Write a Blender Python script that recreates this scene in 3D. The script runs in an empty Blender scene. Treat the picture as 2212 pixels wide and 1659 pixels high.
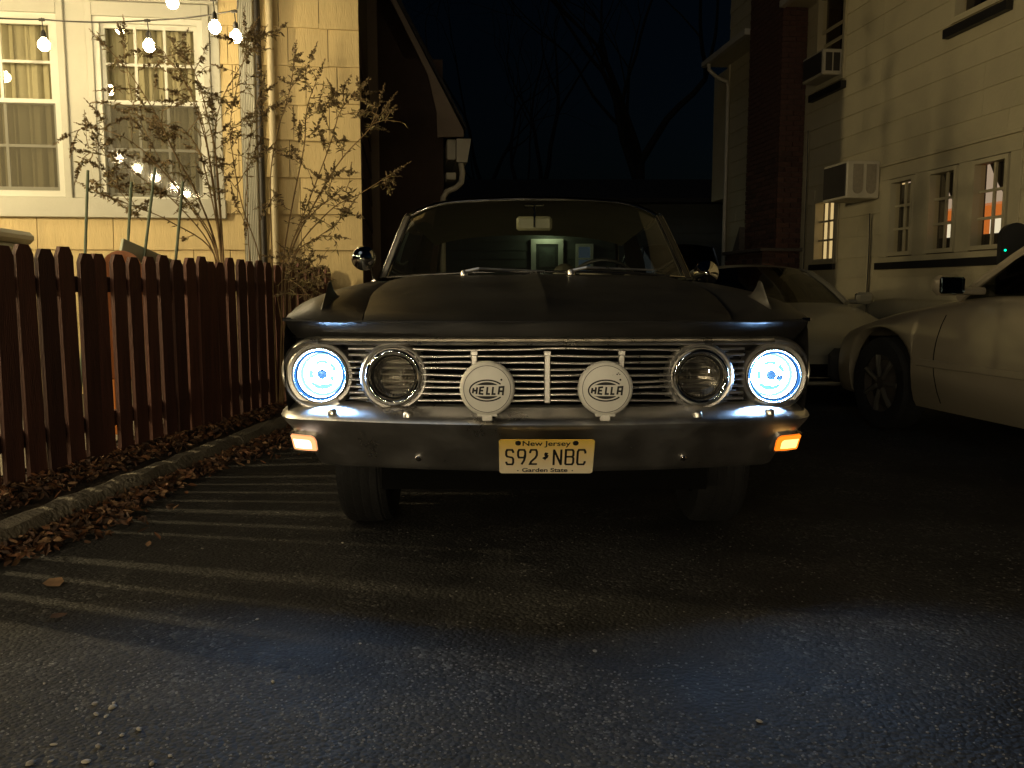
import bpy, math, random
from mathutils import Vector, Matrix
from math import sin, cos, tan, atan, atan2, sqrt, pi, radians as R
random.seed(7)
sc = bpy.context.scene
col = sc.collection

# ---------------------------------------------------------------- camera, sky, exposure
F, CX, CY, CAM_H = 1850.0, 1106.0, 829.5, 0.95
PITCH = atan(204.5 / 1850)
cd = bpy.data.cameras.new('camera')
cam = bpy.data.objects.new('camera', cd)
col.objects.link(cam)
cam.location = (0, 0, CAM_H)
cam.rotation_euler = (pi / 2 - PITCH, 0, 0)
cd.sensor_width = 36
cd.lens = 36 * F / 2212
cd.clip_start = 0.05
cd.clip_end = 600
sc.camera = cam

world = bpy.data.worlds.new('World')
sc.world = world
world.use_nodes = True
wn = world.node_tree.nodes
sky = wn.new('ShaderNodeTexSky')
sky.sky_type = 'NISHITA'
sky.sun_disc = False
sky.sun_elevation = R(-4)
sky.sun_rotation = R(90)
night = wn.new('ShaderNodeMix')
night.data_type = 'RGBA'
night.blend_type = 'MULTIPLY'
night.inputs[0].default_value = 1
night.inputs[7].default_value = (.30, .66, 1.0, 1)
world.node_tree.links.new(sky.outputs[0], night.inputs[6])
world.node_tree.links.new(night.outputs[2], wn['Background'].inputs[0])
wn['Background'].inputs[1].default_value = 0.085

sl = bpy.data.lights.new('ambient_fill', 'SUN')  # faint cool lamp added as soft skyglow to lift the darks
sl.energy = 0.045
sl.angle = R(25)
sl.color = (.82, .92, 1.0)
so = bpy.data.objects.new('ambient_fill', sl)
so.rotation_euler = (R(48), 0, R(-25))
col.objects.link(so)

sc.view_settings.view_transform = 'Standard'
sc.view_settings.look = 'None'
sc.view_settings.exposure = 0.0
sc.view_settings.gamma = 1.0
sc.cycles.use_denoising = True
sc.cycles.max_bounces = 8
sc.cycles.transparent_max_bounces = 24
sc.cycles.caustics_reflective = False
sc.cycles.caustics_refractive = False
sc.cycles.sample_clamp_indirect = 4.0


# ---------------------------------------------------------------- helpers
def at(u, v, Y):
    """point at distance Y along the view axis's ground direction for a place in the photograph (2212 px wide)"""
    a = (u - CX) / F
    b = -(v - CY) / F
    fy = cos(PITCH) + b * sin(PITCH)
    fz = -sin(PITCH) + b * cos(PITCH)
    t = Y / fy
    return Vector((a * t, Y, CAM_H + fz * t))


def gnd(u, v, z=0.0):
    a = (u - CX) / F
    b = -(v - CY) / F
    fy = cos(PITCH) + b * sin(PITCH)
    fz = -sin(PITCH) + b * cos(PITCH)
    t = (z - CAM_H) / fz
    return Vector((a * t, t * fy, z))


def on_plane(u, v, o, n):
    """where the sight line of a photo place meets the upright plane through o with normal n"""
    a = (u - CX) / F
    b = -(v - CY) / F
    d = Vector((a, cos(PITCH) + b * sin(PITCH), -sin(PITCH) + b * cos(PITCH)))
    c = Vector((0, 0, CAM_H))
    t = (o - c).dot(n) / d.dot(n)
    return c + d * t


def lerp(a, b, t):
    return a + (b - a) * t


def interp(tab, x):
    if x <= tab[0][0]:
        return tab[0][1]
    for (x0, y0), (x1, y1) in zip(tab, tab[1:]):
        if x <= x1:
            return y0 + (y1 - y0) * (x - x0) / (x1 - x0)
    return tab[-1][1]


def sinterp(tab, x):
    """smooth (cosine free, catmull-rom) interpolation"""
    n = len(tab)
    if x <= tab[0][0]:
        return tab[0][1]
    if x >= tab[-1][0]:
        return tab[-1][1]
    for i in range(n - 1):
        x0, y0 = tab[i]
        x1, y1 = tab[i + 1]
        if x <= x1:
            def slope(k):
                if k <= 0:
                    return (tab[1][1] - tab[0][1]) / (tab[1][0] - tab[0][0])
                if k >= n - 1:
                    return (tab[-1][1] - tab[-2][1]) / (tab[-1][0] - tab[-2][0])
                return (tab[k + 1][1] - tab[k - 1][1]) / (tab[k + 1][0] - tab[k - 1][0])
            h = x1 - x0
            t = (x - x0) / h
            return ((2 * t**3 - 3 * t**2 + 1) * y0 + (t**3 - 2 * t**2 + t) * h * slope(i)
                    + (-2 * t**3 + 3 * t**2) * y1 + (t**3 - t**2) * h * slope(i + 1))


class MB:
    def __init__(s):
        s.v = []
        s.f = []
        s.m = []
        s.mi = 0

    def add(s, vs, fs):
        b = len(s.v)
        s.v += [tuple(p) for p in vs]
        for f in fs:
            s.f.append([b + i for i in f])
            s.m.append(s.mi)
        return s

    def box(s, x0, x1, y0, y1, z0, z1, M=None):
        vs = [Vector(p) for p in ((x0, y0, z0), (x1, y0, z0), (x1, y1, z0), (x0, y1, z0),
                                  (x0, y0, z1), (x1, y0, z1), (x1, y1, z1), (x0, y1, z1))]
        if M is not None:
            vs = [M @ p for p in vs]
        return s.add(vs, [(0, 3, 2, 1), (4, 5, 6, 7), (0, 1, 5, 4), (1, 2, 6, 5), (2, 3, 7, 6), (3, 0, 4, 7)])

    def bbox(s, x0, x1, y0, y1, z0, z1, b=0.01, M=None):
        """box with all edges chamfered"""
        vs = []
        for X in (0, 1):
            for Y in (0, 1):
                for Z in (0, 1):
                    px, py, pz = (x0, x1)[X], (y0, y1)[Y], (z0, z1)[Z]
                    sx, sy, sz = (1, -1)[X], (1, -1)[Y], (1, -1)[Z]
                    vs += [(px, py + sy * b, pz + sz * b), (px + sx * b, py, pz + sz * b), (px + sx * b, py + sy * b, pz)]
        c = lambda X, Y, Z: 3 * (X * 4 + Y * 2 + Z)
        fs = []
        for X in (0, 1):
            q = [c(X, 0, 0), c(X, 1, 0), c(X, 1, 1), c(X, 0, 1)]
            fs.append(q if X else q[::-1])
        for Y in (0, 1):
            q = [c(0, Y, 0) + 1, c(1, Y, 0) + 1, c(1, Y, 1) + 1, c(0, Y, 1) + 1]
            fs.append(q[::-1] if Y else q)
        for Z in (0, 1):
            q = [c(0, 0, Z) + 2, c(1, 0, Z) + 2, c(1, 1, Z) + 2, c(0, 1, Z) + 2]
            fs.append(q if Z else q[::-1])
        for A in (0, 1):
            for B in (0, 1):
                fs.append([c(0, A, B) + 1, c(1, A, B) + 1, c(1, A, B) + 2, c(0, A, B) + 2])
                fs.append([c(A, 0, B), c(A, 1, B), c(A, 1, B) + 2, c(A, 0, B) + 2])
                fs.append([c(A, B, 0), c(A, B, 1), c(A, B, 1) + 1, c(A, B, 0) + 1])
        for X in (0, 1):
            for Y in (0, 1):
                for Z in (0, 1):
                    k = c(X, Y, Z)
                    fs.append([k, k + 1, k + 2])
        if M is not None:
            vs = [M @ Vector(p) for p in vs]
        return s.add(vs, fs)

    def grid(s, rows, cu=False, cv=False):
        n, m = len(rows), len(rows[0])
        vs = [p for r in rows for p in r]
        fs = []
        for i in range(n if cu else n - 1):
            for j in range(m if cv else m - 1):
                a, b = i, (i + 1) % n
                c, d = j, (j + 1) % m
                fs.append((a * m + c, a * m + d, b * m + d, b * m + c))
        return s.add(vs, fs)

    def tube(s, pts, r, n=8, caps=True, closed=False, flat=1.0):
        pts = [Vector(p) for p in pts]
        rows = []
        N = len(pts)
        up = None
        for i, p in enumerate(pts):
            if closed:
                t = pts[(i + 1) % N] - pts[i - 1]
            else:
                t = pts[min(i + 1, N - 1)] - pts[max(i - 1, 0)]
            if t.length < 1e-9:
                t = Vector((0, 0, 1))
            t.normalize()
            if up is None:
                up = Vector((0, 0, 1)) if abs(t.z) < .9 else Vector((0, 1, 0))
            sd = t.cross(up)
            if sd.length < 1e-6:
                sd = t.cross(Vector((1, 0, 0)))
            sd.normalize()
            up2 = sd.cross(t).normalized()
            up = up2
            rr = r[i] if isinstance(r, (list, tuple)) else r
            rows.append([p + sd * (rr * cos(2 * pi * k / n)) + up2 * (rr * flat * sin(2 * pi * k / n)) for k in range(n)])
        b = len(s.v)
        s.grid(rows, cu=closed, cv=True)
        if caps and not closed:
            s.f.append([b + k for k in range(n)])
            s.m.append(s.mi)
            e = b + (N - 1) * n
            s.f.append([e + n - 1 - k for k in range(n)])
            s.m.append(s.mi)
        return s

    def lathe(s, prof, o=(0, 0, 0), axis='y', n=32, M=None, a0=0, a1=2 * pi):
        """prof: (radius, along axis)"""
        rows = []
        full = abs(a1 - a0 - 2 * pi) < 1e-6
        cnt = n if full else n + 1
        for r, h in prof:
            row = []
            for k in range(cnt):
                a = a0 + (a1 - a0) * k / n
                if axis == 'y':
                    p = Vector((o[0] + r * cos(a), o[1] + h, o[2] + r * sin(a)))
                elif axis == 'x':
                    p = Vector((o[0] + h, o[1] + r * cos(a), o[2] + r * sin(a)))
                else:
                    p = Vector((o[0] + r * cos(a), o[1] + r * sin(a), o[2] + h))
                row.append(M @ p if M is not None else p)
            rows.append(row)
        return s.grid(rows, cv=full)

    def prism(s, poly, y0, y1, M=None, axis='y'):
        """polygon in (x, z) pushed from y0 to y1"""
        n = len(poly)
        if axis == 'y':
            vs = [Vector((x, y0, z)) for x, z in poly] + [Vector((x, y1, z)) for x, z in poly]
        elif axis == 'x':
            vs = [Vector((y0, x, z)) for x, z in poly] + [Vector((y1, x, z)) for x, z in poly]
        else:
            vs = [Vector((x, z, y0)) for x, z in poly] + [Vector((x, z, y1)) for x, z in poly]
        if M is not None:
            vs = [M @ p for p in vs]
        fs = [list(range(n)), list(range(2 * n - 1, n - 1, -1))]
        fs += [(i, i + n, (i + 1) % n + n, (i + 1) % n) for i in range(n)]
        return s.add(vs, fs)

    def stroke(s, pts, w, y=0.0, th=0.0015, closed=False):
        """flat lettering stroke in the (x, z) plane with mitred joints"""
        P = [Vector((p[0], p[1])) for p in pts]
        N = len(P)
        L, Rr = [], []
        for i in range(N):
            if closed:
                a, b = P[i - 1], P[(i + 1) % N]
            else:
                a, b = P[max(i - 1, 0)], P[min(i + 1, N - 1)]
            d1 = (P[i] - a) if (P[i] - a).length > 1e-9 else (b - P[i])
            d2 = (b - P[i]) if (b - P[i]).length > 1e-9 else d1
            d1 = d1.normalized()
            d2 = d2.normalized()
            n1 = Vector((-d1.y, d1.x))
            n2 = Vector((-d2.y, d2.x))
            m = (n1 + n2)
            m = m.normalized() if m.length > 1e-6 else n1
            k = 1 / max(m.dot(n1), .5)
            L.append(P[i] + m * (w / 2 * k))
            Rr.append(P[i] - m * (w / 2 * k))
        rows = [[Vector((l.x, y, l.y)), Vector((r.x, y, r.y)), Vector((r.x, y + th, r.y)), Vector((l.x, y + th, l.y))]
                for l, r in zip(L, Rr)]
        return s.grid(rows, cu=closed, cv=True)

    def build(s, name, mat, parent=None, smooth=False, world=False, ang=40, label=None, kind=None):
        me = bpy.data.meshes.new(name)
        vs = s.v
        if world and parent is not None:
            inv = parent_matrix(parent).inverted()
            vs = [inv @ Vector(p) for p in vs]
        me.from_pydata([tuple(p) for p in vs], [], s.f)
        mats = mat if isinstance(mat, (list, tuple)) else [mat]
        for m in mats:
            me.materials.append(m)
        if len(mats) > 1:
            me.polygons.foreach_set('material_index', s.m)
        if smooth:
            me.polygons.foreach_set('use_smooth', [True] * len(me.polygons))
            try:
                me.set_sharp_from_angle(angle=R(ang))
            except Exception:
                pass
        me.update()
        o = bpy.data.objects.new(name, me)
        col.objects.link(o)
        if parent is not None:
            o.parent = parent
        if label:
            o['label'] = label
        if kind:
            o['kind'] = kind
        return o


PM = {}


def parent_matrix(o):
    m = PM.get(o.name)
    if m is not None:
        return m
    m = Matrix.LocRotScale(o.location, o.rotation_euler, o.scale)
    if o.parent is not None:
        m = parent_matrix(o.parent) @ m
    return m


def tag(o, label, cat, group=None):
    o['label'] = label
    o['category'] = cat
    if group:
        o['group'] = group
    return o


def structure(o):
    o['kind'] = 'structure'
    return o


def thing(name, label, cat, loc=(0, 0, 0), rz=0.0, group=None):
    o = bpy.data.objects.new(name, None)
    o.empty_display_size = .2
    col.objects.link(o)
    o.location = loc
    o.rotation_euler = (0, 0, rz)
    PM[o.name] = Matrix.LocRotScale(Vector(loc), o.rotation_euler, o.scale)
    if label:
        tag(o, label, cat, group)
    return o


def inst(name, mesh, parent, M):
    o = bpy.data.objects.new(name, mesh)
    col.objects.link(o)
    if parent is not None:
        o.parent = parent
    o.matrix_local = M
    return o


# ---------------------------------------------------------------- materials
MATS = {}


def mat(name, base, rough=.6, metal=0.0, var=0.0, scale=6.0, bump=0.0, bscale=80.0, spec=.5, coat=0.0,
        emit=None, es=1.0, rvar=0.0, rnd=0.0, stain=0.0, stain_col=(.05, .045, .04), stretch=None, coord='Object'):
    if name in MATS:
        return MATS[name]
    m = bpy.data.materials.new(name)
    m.use_nodes = True
    nt = m.node_tree
    N, L = nt.nodes, nt.links
    b = N['Principled BSDF']
    b.inputs['Base Color'].default_value = (*base, 1)
    b.inputs['Roughness'].default_value = rough
    b.inputs['Metallic'].default_value = metal
    b.inputs['Specular IOR Level'].default_value = spec
    b.inputs['Coat Weight'].default_value = coat
    if emit:
        b.inputs['Emission Color'].default_value = (*emit, 1)
        b.inputs['Emission Strength'].default_value = es
    if var or bump or rvar or rnd or stain:
        tc = N.new('ShaderNodeTexCoord')
        src = tc.outputs[coord]
        if stretch:
            mp = N.new('ShaderNodeMapping')
            mp.inputs['Scale'].default_value = stretch
            L.new(src, mp.inputs['Vector'])
            src = mp.outputs[0]
        nz = N.new('ShaderNodeTexNoise')
        nz.inputs['Scale'].default_value = scale
        nz.inputs['Detail'].default_value = 6
        nz.inputs['Roughness'].default_value = .65
        L.new(src, nz.inputs['Vector'])
        hs = N.new('ShaderNodeHueSaturation')
        hs.inputs['Color'].default_value = (*base, 1)
        mr = N.new('ShaderNodeMapRange')
        mr.inputs['From Min'].default_value = .25
        mr.inputs['From Max'].default_value = .75
        mr.inputs['To Min'].default_value = 1 - var
        mr.inputs['To Max'].default_value = 1 + var
        L.new(nz.outputs['Fac'], mr.inputs['Value'])
        val = mr.outputs[0]
        if rnd:
            oi = N.new('ShaderNodeObjectInfo')
            m2 = N.new('ShaderNodeMapRange')
            m2.inputs['To Min'].default_value = 1 - rnd
            m2.inputs['To Max'].default_value = 1 + rnd
            L.new(oi.outputs['Random'], m2.inputs['Value'])
            mm = N.new('ShaderNodeMath')
            mm.operation = 'MULTIPLY'
            L.new(val, mm.inputs[0])
            L.new(m2.outputs[0], mm.inputs[1])
            val = mm.outputs[0]
        L.new(val, hs.inputs['Value'])
        out = hs.outputs[0]
        if stain:
            n2 = N.new('ShaderNodeTexNoise')
            n2.inputs['Scale'].default_value = scale * .35
            n2.inputs['Detail'].default_value = 8
            n2.inputs['Roughness'].default_value = .7
            L.new(src, n2.inputs['Vector'])
            m3 = N.new('ShaderNodeMapRange')
            m3.inputs['From Min'].default_value = .52
            m3.inputs['From Max'].default_value = .75
            m3.inputs['To Max'].default_value = stain
            L.new(n2.outputs['Fac'], m3.inputs['Value'])
            mx = N.new('ShaderNodeMix')
            mx.data_type = 'RGBA'
            mx.inputs[7].default_value = (*stain_col, 1)
            L.new(m3.outputs[0], mx.inputs[0])
            L.new(out, mx.inputs[6])
            out = mx.outputs[2]
        L.new(out, b.inputs['Base Color'])
        if rvar:
            m4 = N.new('ShaderNodeMapRange')
            m4.inputs['From Min'].default_value = .3
            m4.inputs['From Max'].default_value = .7
            m4.inputs['To Min'].default_value = max(rough - rvar, 0.02)
            m4.inputs['To Max'].default_value = rough + rvar
            L.new(nz.outputs['Fac'], m4.inputs['Value'])
            L.new(m4.outputs[0], b.inputs['Roughness'])
        if bump:
            n3 = N.new('ShaderNodeTexNoise')
            n3.inputs['Scale'].default_value = bscale
            n3.inputs['Detail'].default_value = 4
            L.new(src, n3.inputs['Vector'])
            bp = N.new('ShaderNodeBump')
            bp.inputs['Strength'].default_value = bump
            bp.inputs['Distance'].default_value = .02
            L.new(n3.outputs['Fac'], bp.inputs['Height'])
            L.new(bp.outputs[0], b.inputs['Normal'])
    MATS[name] = m
    return m


def glass(name, tint=(.9, .95, .92), gloss=1.0, rough=.0, dark=0.0, dark_col=(.02, .02, .02), ior=1.5):
    m = bpy.data.materials.new(name)
    m.use_nodes = True
    nt = m.node_tree
    N, L = nt.nodes, nt.links
    N.remove(N['Principled BSDF'])
    out = N['Material Output']
    tr = N.new('ShaderNodeBsdfTransparent')
    tr.inputs[0].default_value = (*tint, 1)
    gl = N.new('ShaderNodeBsdfGlossy')
    gl.inputs['Roughness'].default_value = rough
    gl.inputs['Color'].default_value = (gloss, gloss, gloss, 1)
    # thin sheet: the same Schlick reflectance from either side
    lw = N.new('ShaderNodeLayerWeight')
    lw.inputs[0].default_value = .5
    pw = N.new('ShaderNodeMath')
    pw.operation = 'POWER'
    L.new(lw.outputs['Facing'], pw.inputs[0])
    pw.inputs[1].default_value = 5
    f0 = ((ior - 1) / (ior + 1)) ** 2
    fr = N.new('ShaderNodeMath')
    fr.operation = 'MULTIPLY_ADD'
    L.new(pw.outputs[0], fr.inputs[0])
    fr.inputs[1].default_value = 1 - f0
    fr.inputs[2].default_value = f0 * 1.8
    base = tr
    if dark:
        df = N.new('ShaderNodeBsdfDiffuse')
        df.inputs[0].default_value = (*dark_col, 1)
        m0 = N.new('ShaderNodeMixShader')
        m0.inputs[0].default_value = dark
        L.new(tr.outputs[0], m0.inputs[1])
        L.new(df.outputs[0], m0.inputs[2])
        base = m0
    mx = N.new('ShaderNodeMixShader')
    L.new(fr.outputs[0], mx.inputs[0])
    L.new(base.outputs[0], mx.inputs[1])
    L.new(gl.outputs[0], mx.inputs[2])
    L.new(mx.outputs[0], out.inputs[0])
    MATS[name] = m
    return m


def emitter(name, c, s):
    m = bpy.data.materials.new(name)
    m.use_nodes = True
    N = m.node_tree.nodes
    N.remove(N['Principled BSDF'])
    e = N.new('ShaderNodeEmission')
    e.inputs[0].default_value = (*c, 1)
    e.inputs[1].default_value = s
    m.node_tree.links.new(e.outputs[0], N['Material Output'].inputs[0])
    MATS[name] = m
    return m


def asphalt():
    m = bpy.data.materials.new('asphalt')
    m.use_nodes = True
    nt = m.node_tree
    N, L = nt.nodes, nt.links
    b = N['Principled BSDF']
    tc = N.new('ShaderNodeTexCoord')
    P = tc.outputs['Object']

    def noise(scale, det=6, ro=.6):
        n = N.new('ShaderNodeTexNoise')
        n.inputs['Scale'].default_value = scale
        n.inputs['Detail'].default_value = det
        n.inputs['Roughness'].default_value = ro
        L.new(P, n.inputs['Vector'])
        return n

    def ramp(src, *stops):
        r = N.new('ShaderNodeValToRGB')
        e = r.color_ramp.elements
        e[0].position, e[0].color = stops[0][0], (*stops[0][1], 1)
        e[1].position, e[1].color = stops[-1][0], (*stops[-1][1], 1)
        for p, c in stops[1:-1]:
            k = e.new(p)
            k.color = (*c, 1)
        L.new(src, r.inputs[0])
        return r

    vo = N.new('ShaderNodeTexVoronoi')
    vo.inputs['Scale'].default_value = 82
    L.new(P, vo.inputs['Vector'])
    vo2 = N.new('ShaderNodeTexVoronoi')
    vo2.inputs['Scale'].default_value = 190
    L.new(P, vo2.inputs['Vector'])
    chips = ramp(vo.outputs['Color'], (.0, (.014, .014, .0135)), (.5, (.030, .029, .0275)), (.78, (.052, .050, .047)), (.92, (.09, .087, .08)), (1.0, (.17, .165, .15)))
    fine = ramp(vo2.outputs['Color'], (.0, (.5, .5, .5)), (.6, (.9, .9, .9)), (1.0, (1.9, 1.85, 1.8)))
    m1 = N.new('ShaderNodeMix')
    m1.data_type = 'RGBA'
    m1.blend_type = 'MULTIPLY'
    m1.inputs[0].default_value = 1
    L.new(chips.outputs[0], m1.inputs[6])
    L.new(fine.outputs[0], m1.inputs[7])
    # oil and damp stains with their own shape
    st = noise(.95, 9, .70)
    sr = ramp(st.outputs['Fac'], (.36, (.16, .16, .17)), (.44, (.45, .45, .46)), (.54, (1, 1, 1)), (.72, (1.4, 1.38, 1.33)))
    m2 = N.new('ShaderNodeMix')
    m2.data_type = 'RGBA'
    m2.blend_type = 'MULTIPLY'
    m2.inputs[0].default_value = 1
    L.new(m1.outputs[2], m2.inputs[6])
    m2.inputs[7].default_value = (1.35, 1.35, 1.35, 1)
    # worn patches where the binder hides the stone
    wn_ = noise(3.2, 6, .65)
    wr_ = ramp(wn_.outputs['Fac'], (.40, (0, 0, 0)), (.62, (1, 1, 1)))
    m3 = N.new('ShaderNodeMix')
    m3.data_type = 'RGBA'
    m3.inputs[6].default_value = (.032, .031, .0295, 1)
    L.new(wr_.outputs[0], m3.inputs[0])
    L.new(m2.outputs[2], m3.inputs[7])
    m5 = N.new('ShaderNodeMix')
    m5.data_type = 'RGBA'
    m5.blend_type = 'MULTIPLY'
    m5.inputs[0].default_value = .75
    L.new(m3.outputs[2], m5.inputs[6])
    L.new(sr.outputs[0], m5.inputs[7])
    L.new(m5.outputs[2], b.inputs['Base Color'])
    rr = ramp(st.outputs['Fac'], (.33, (.6, .6, .6)), (.5, (.85, .85, .85)), (.8, (.92, .92, .92)))
    L.new(rr.outputs[0], b.inputs['Roughness'])
    b.inputs['Specular IOR Level'].default_value = .22
    ad = N.new('ShaderNodeMath')
    ad.operation = 'ADD'
    L.new(vo.outputs['Distance'], ad.inputs[0])
    n4 = noise(14, 5)
    L.new(n4.outputs['Fac'], ad.inputs[1])
    bp = N.new('ShaderNodeBump')
    bp.inputs['Strength'].default_value = .75
    bp.inputs['Distance'].default_value = .006
    bp.invert = True
    L.new(ad.outputs[0], bp.inputs['Height'])
    L.new(bp.outputs[0], b.inputs['Normal'])
    return m


WARM = (1.0, .74, .36)
m_asphalt = asphalt()
m_soil = mat('soil', (.045, .03, .02), .95, var=.5, scale=9, bump=.8, bscale=40)
m_patio = mat('patio_concrete', (.24, .21, .155), .9, var=.25, scale=3, bump=.3, stain=.5)
m_kerb = mat('kerb_concrete', (.20, .175, .13), .92, var=.35, scale=7, bump=.9, bscale=45, stain=.6, stain_col=(.04, .035, .025))
m_leaf1 = mat('dry_leaf_orange', (.16, .068, .028), .75, var=.4, scale=30)
m_leaf2 = mat('dry_leaf_brown', (.085, .042, .022), .8, var=.4, scale=30)
m_leaf3 = mat('dry_leaf_tan', (.22, .125, .06), .75, var=.4, scale=30)
m_leaf4 = mat('dry_leaf_dark', (.045, .024, .014), .85, var=.4, scale=30)
m_stone = mat('pale_stone', (.27, .245, .20), .8, var=.3, scale=25, rnd=.35, bump=.3)
m_chip = mat('grey_stone_chip', (.10, .095, .088), .8, var=.5, scale=14, spec=.5)
m_fence = mat('stained_picket_wood', (.095, .036, .023), .7, var=.45, scale=5, bump=.35, bscale=30, rnd=.42, stretch=(6, 6, .6), stain=.5, stain_col=(.03, .013, .008))
m_shingle = mat('cream_shingle', (.58, .45, .225), .75, var=.12, scale=4, bump=.25, bscale=25, rnd=.06, stain=.4, stain_col=(.22, .17, .10), stretch=(3, 3, .5))
m_sheath = mat('wall_sheathing', (.10, .08, .05), .9, var=.2)
m_trim = mat('cream_trim_paint', (.46, .445, .37), .5, var=.07, scale=3, bump=.12, bscale=30, stain=.22, stain_col=(.36, .31, .2))
m_sash = mat('white_sash_paint', (.60, .59, .51), .4, var=.05, scale=5)
m_curtain = mat('sheer_curtain', (.36, .335, .23), .9, var=.08, scale=5)
m_room = mat('room_dark', (.05, .045, .035), .9, var=.1)
m_pane = glass('window_pane', (.97, .95, .88))
m_screen = glass('window_screen', (.80, .80, .78), .5, .05, .36, (.20, .185, .145))
m_pipe_shade = mat('shade_dark_pipe', (.018, .013, .008), .5, var=.2)
m_pipe_cream = mat('cream_pipe', (.5, .42, .26), .45, var=.1)
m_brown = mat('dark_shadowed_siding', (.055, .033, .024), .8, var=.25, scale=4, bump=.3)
m_rake = mat('rake_board_paint', (.22, .165, .12), .6, var=.12, scale=4)
m_gutter = mat('white_gutter', (.50, .46, .37), .35, var=.06, scale=5)
m_roof = mat('roof_shingle', (.03, .028, .028), .95, var=.4, scale=15, bump=.7)
m_siding = mat('white_siding', (.49, .435, .285), .6, var=.08, scale=3, bump=.15, bscale=30, rnd=.05, stain=.2, stain_col=(.3, .26, .18))
m_black = mat('black_paint', (.012, .011, .011), .55, var=.3, scale=8)
m_brick = mat('red_brick', (.085, .040, .028), .9, var=.35, scale=18, bump=.6, bscale=60, rnd=.4)
m_mortar = mat('mortar', (.10, .085, .07), .95, var=.3, scale=20)
m_ac = mat('ac_metal', (.55, .50, .38), .5, var=.08, scale=5, stain=.3, stain_col=(.28, .24, .17))
m_acdark = mat('ac_grille', (.04, .034, .028), .6, var=.2, scale=20)
m_orange = mat('orange_plastic', (.40, .125, .018), .45, var=.08, scale=6)
m_green = mat('green_stake', (.10, .13, .075), .5, var=.2, scale=12)
m_cond = mat('condenser_metal', (.30, .29, .23), .5, var=.08, scale=5)
m_cable = mat('black_rubber', (.02, .017, .012), .6, var=.2, scale=20)
m_bulb = emitter('lit_bulb', (1.0, .80, .46), 100)
m_globe = emitter('lit_globe', (1.0, .79, .42), 3100)
m_bulb_fill = emitter('added_fill_bulb', (1.0, .81, .50), 480)
m_bulb_lawn = emitter('lit_lawn_bulb', (1.0, .81, .50), 300)
m_stem = mat('shrub_stem', (.19, .12, .05), .8, var=.3, scale=30)
m_sleaf = mat('shrub_leaf', (.23, .185, .075), .7, var=.4, scale=30)
m_sleaf2 = mat('shrub_leaf_dry', (.17, .12, .058), .8, var=.4, scale=30)
m_bark = mat('bark', (.02, .017, .014), .95, var=.4, scale=12, bump=.8)
m_hedge = mat('hedge_leaf', (.02, .026, .014), .8, var=.4, scale=20)

# car
m_paint = mat('satin_black_paint', (.020, .019, .018), .37, var=.25, scale=2.2, rvar=.07, bump=.02, bscale=6, spec=.55)
m_chrome = mat('chrome', (.66, .64, .61), .20, 1.0, var=.18, scale=7, rvar=.07, bump=.012, bscale=9)
m_chrome_clean = mat('clean_chrome', (.75, .73, .70), .045, 1.0, var=.06, scale=8)
m_bar = mat('grille_aluminium', (.93, .90, .84), .32, 1.0, var=.15, scale=14, rvar=.08)
m_alu = mat('dull_aluminium', (.40, .39, .375), .38, 1.0, var=.25, scale=25, bump=.05)
m_bumper = mat('pitted_bumper_chrome', (.93, .90, .87), .33, 1.0, var=.18, scale=5, rvar=.10, bump=.02, bscale=14, stain=.15, stain_col=(.34, .31, .28))
m_rubber = mat('tyre_rubber', (.0035, .0035, .0035), .85, var=.3, scale=30, bump=.3)
m_blackp = mat('black_plastic', (.01, .01, .01), .45, var=.2)
m_void = mat('unlit_black', (.002, .002, .002), .9, var=.1, spec=.1)
m_hella = mat('white_plastic_cover', (.72, .70, .64), .38, var=.06, scale=12, stain=.15, stain_col=(.3, .27, .2))
m_ink = mat('black_ink', (.006, .006, .006), .6, var=.1)
m_carglass = glass('car_glass', (.88, .92, .86), 1.0, .0, .006, (.55, .52, .38))
m_lens = glass('lamp_lens', (.9, .9, .9), 1.0, .02)
m_headliner = mat('headliner', (.24, .22, .14), .9, var=.1)
m_interior = mat('interior_vinyl', (.07, .064, .045), .6, var=.2)
m_cloth = mat('crumpled_cloth', (.45, .40, .30), .9, var=.15)
m_head = emitter('headlight_beam', (.34, .60, 1.0), 430)
m_head_edge = emitter('headlight_rim_glow', (.20, .60, 1.0), 2.4)
m_halo = emitter('headlight_halo', (.07, .34, 1.0), 1.2)
m_bulbcap = mat('headlight_bulb_cap', (.03, .07, .16), .2, .5, var=.2)
m_amber = emitter('lit_amber_lens', (1.0, .19, .010), 1.9)
m_amber_core = emitter('amber_bulb_glow', (1.0, .60, .16), 2.6)
m_amber_pale = emitter('lit_pale_amber_lens', (1.0, .40, .16), 1.7)
m_pale_core = emitter('pale_bulb_glow', (1.0, .82, .66), 3.0)
m_lamp_cover = glass('lit_lamp_lens', (.97, .98, 1.0), .25, .0, .008, (.5, .75, 1.0))
for nd_ in list(m_lamp_cover.node_tree.nodes):      # faint scatter in the moulded lens
    if nd_.type == 'BSDF_DIFFUSE':
        tl_ = m_lamp_cover.node_tree.nodes.new('ShaderNodeBsdfTranslucent')
        tl_.inputs[0].default_value = (.45, .72, 1.0, 1)
        for lk_ in list(nd_.outputs[0].links):
            m_lamp_cover.node_tree.links.new(tl_.outputs[0], lk_.to_socket)
m_reflector = mat('sealed_beam_reflector', (.62, .60, .56), .24, 1.0, var=.2, scale=30)
m_seal = mat('fluted_lens', (.10, .095, .085), .12, .6, var=.5, scale=30, bump=.25, bscale=60, stretch=(4, 1, .5))


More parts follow.
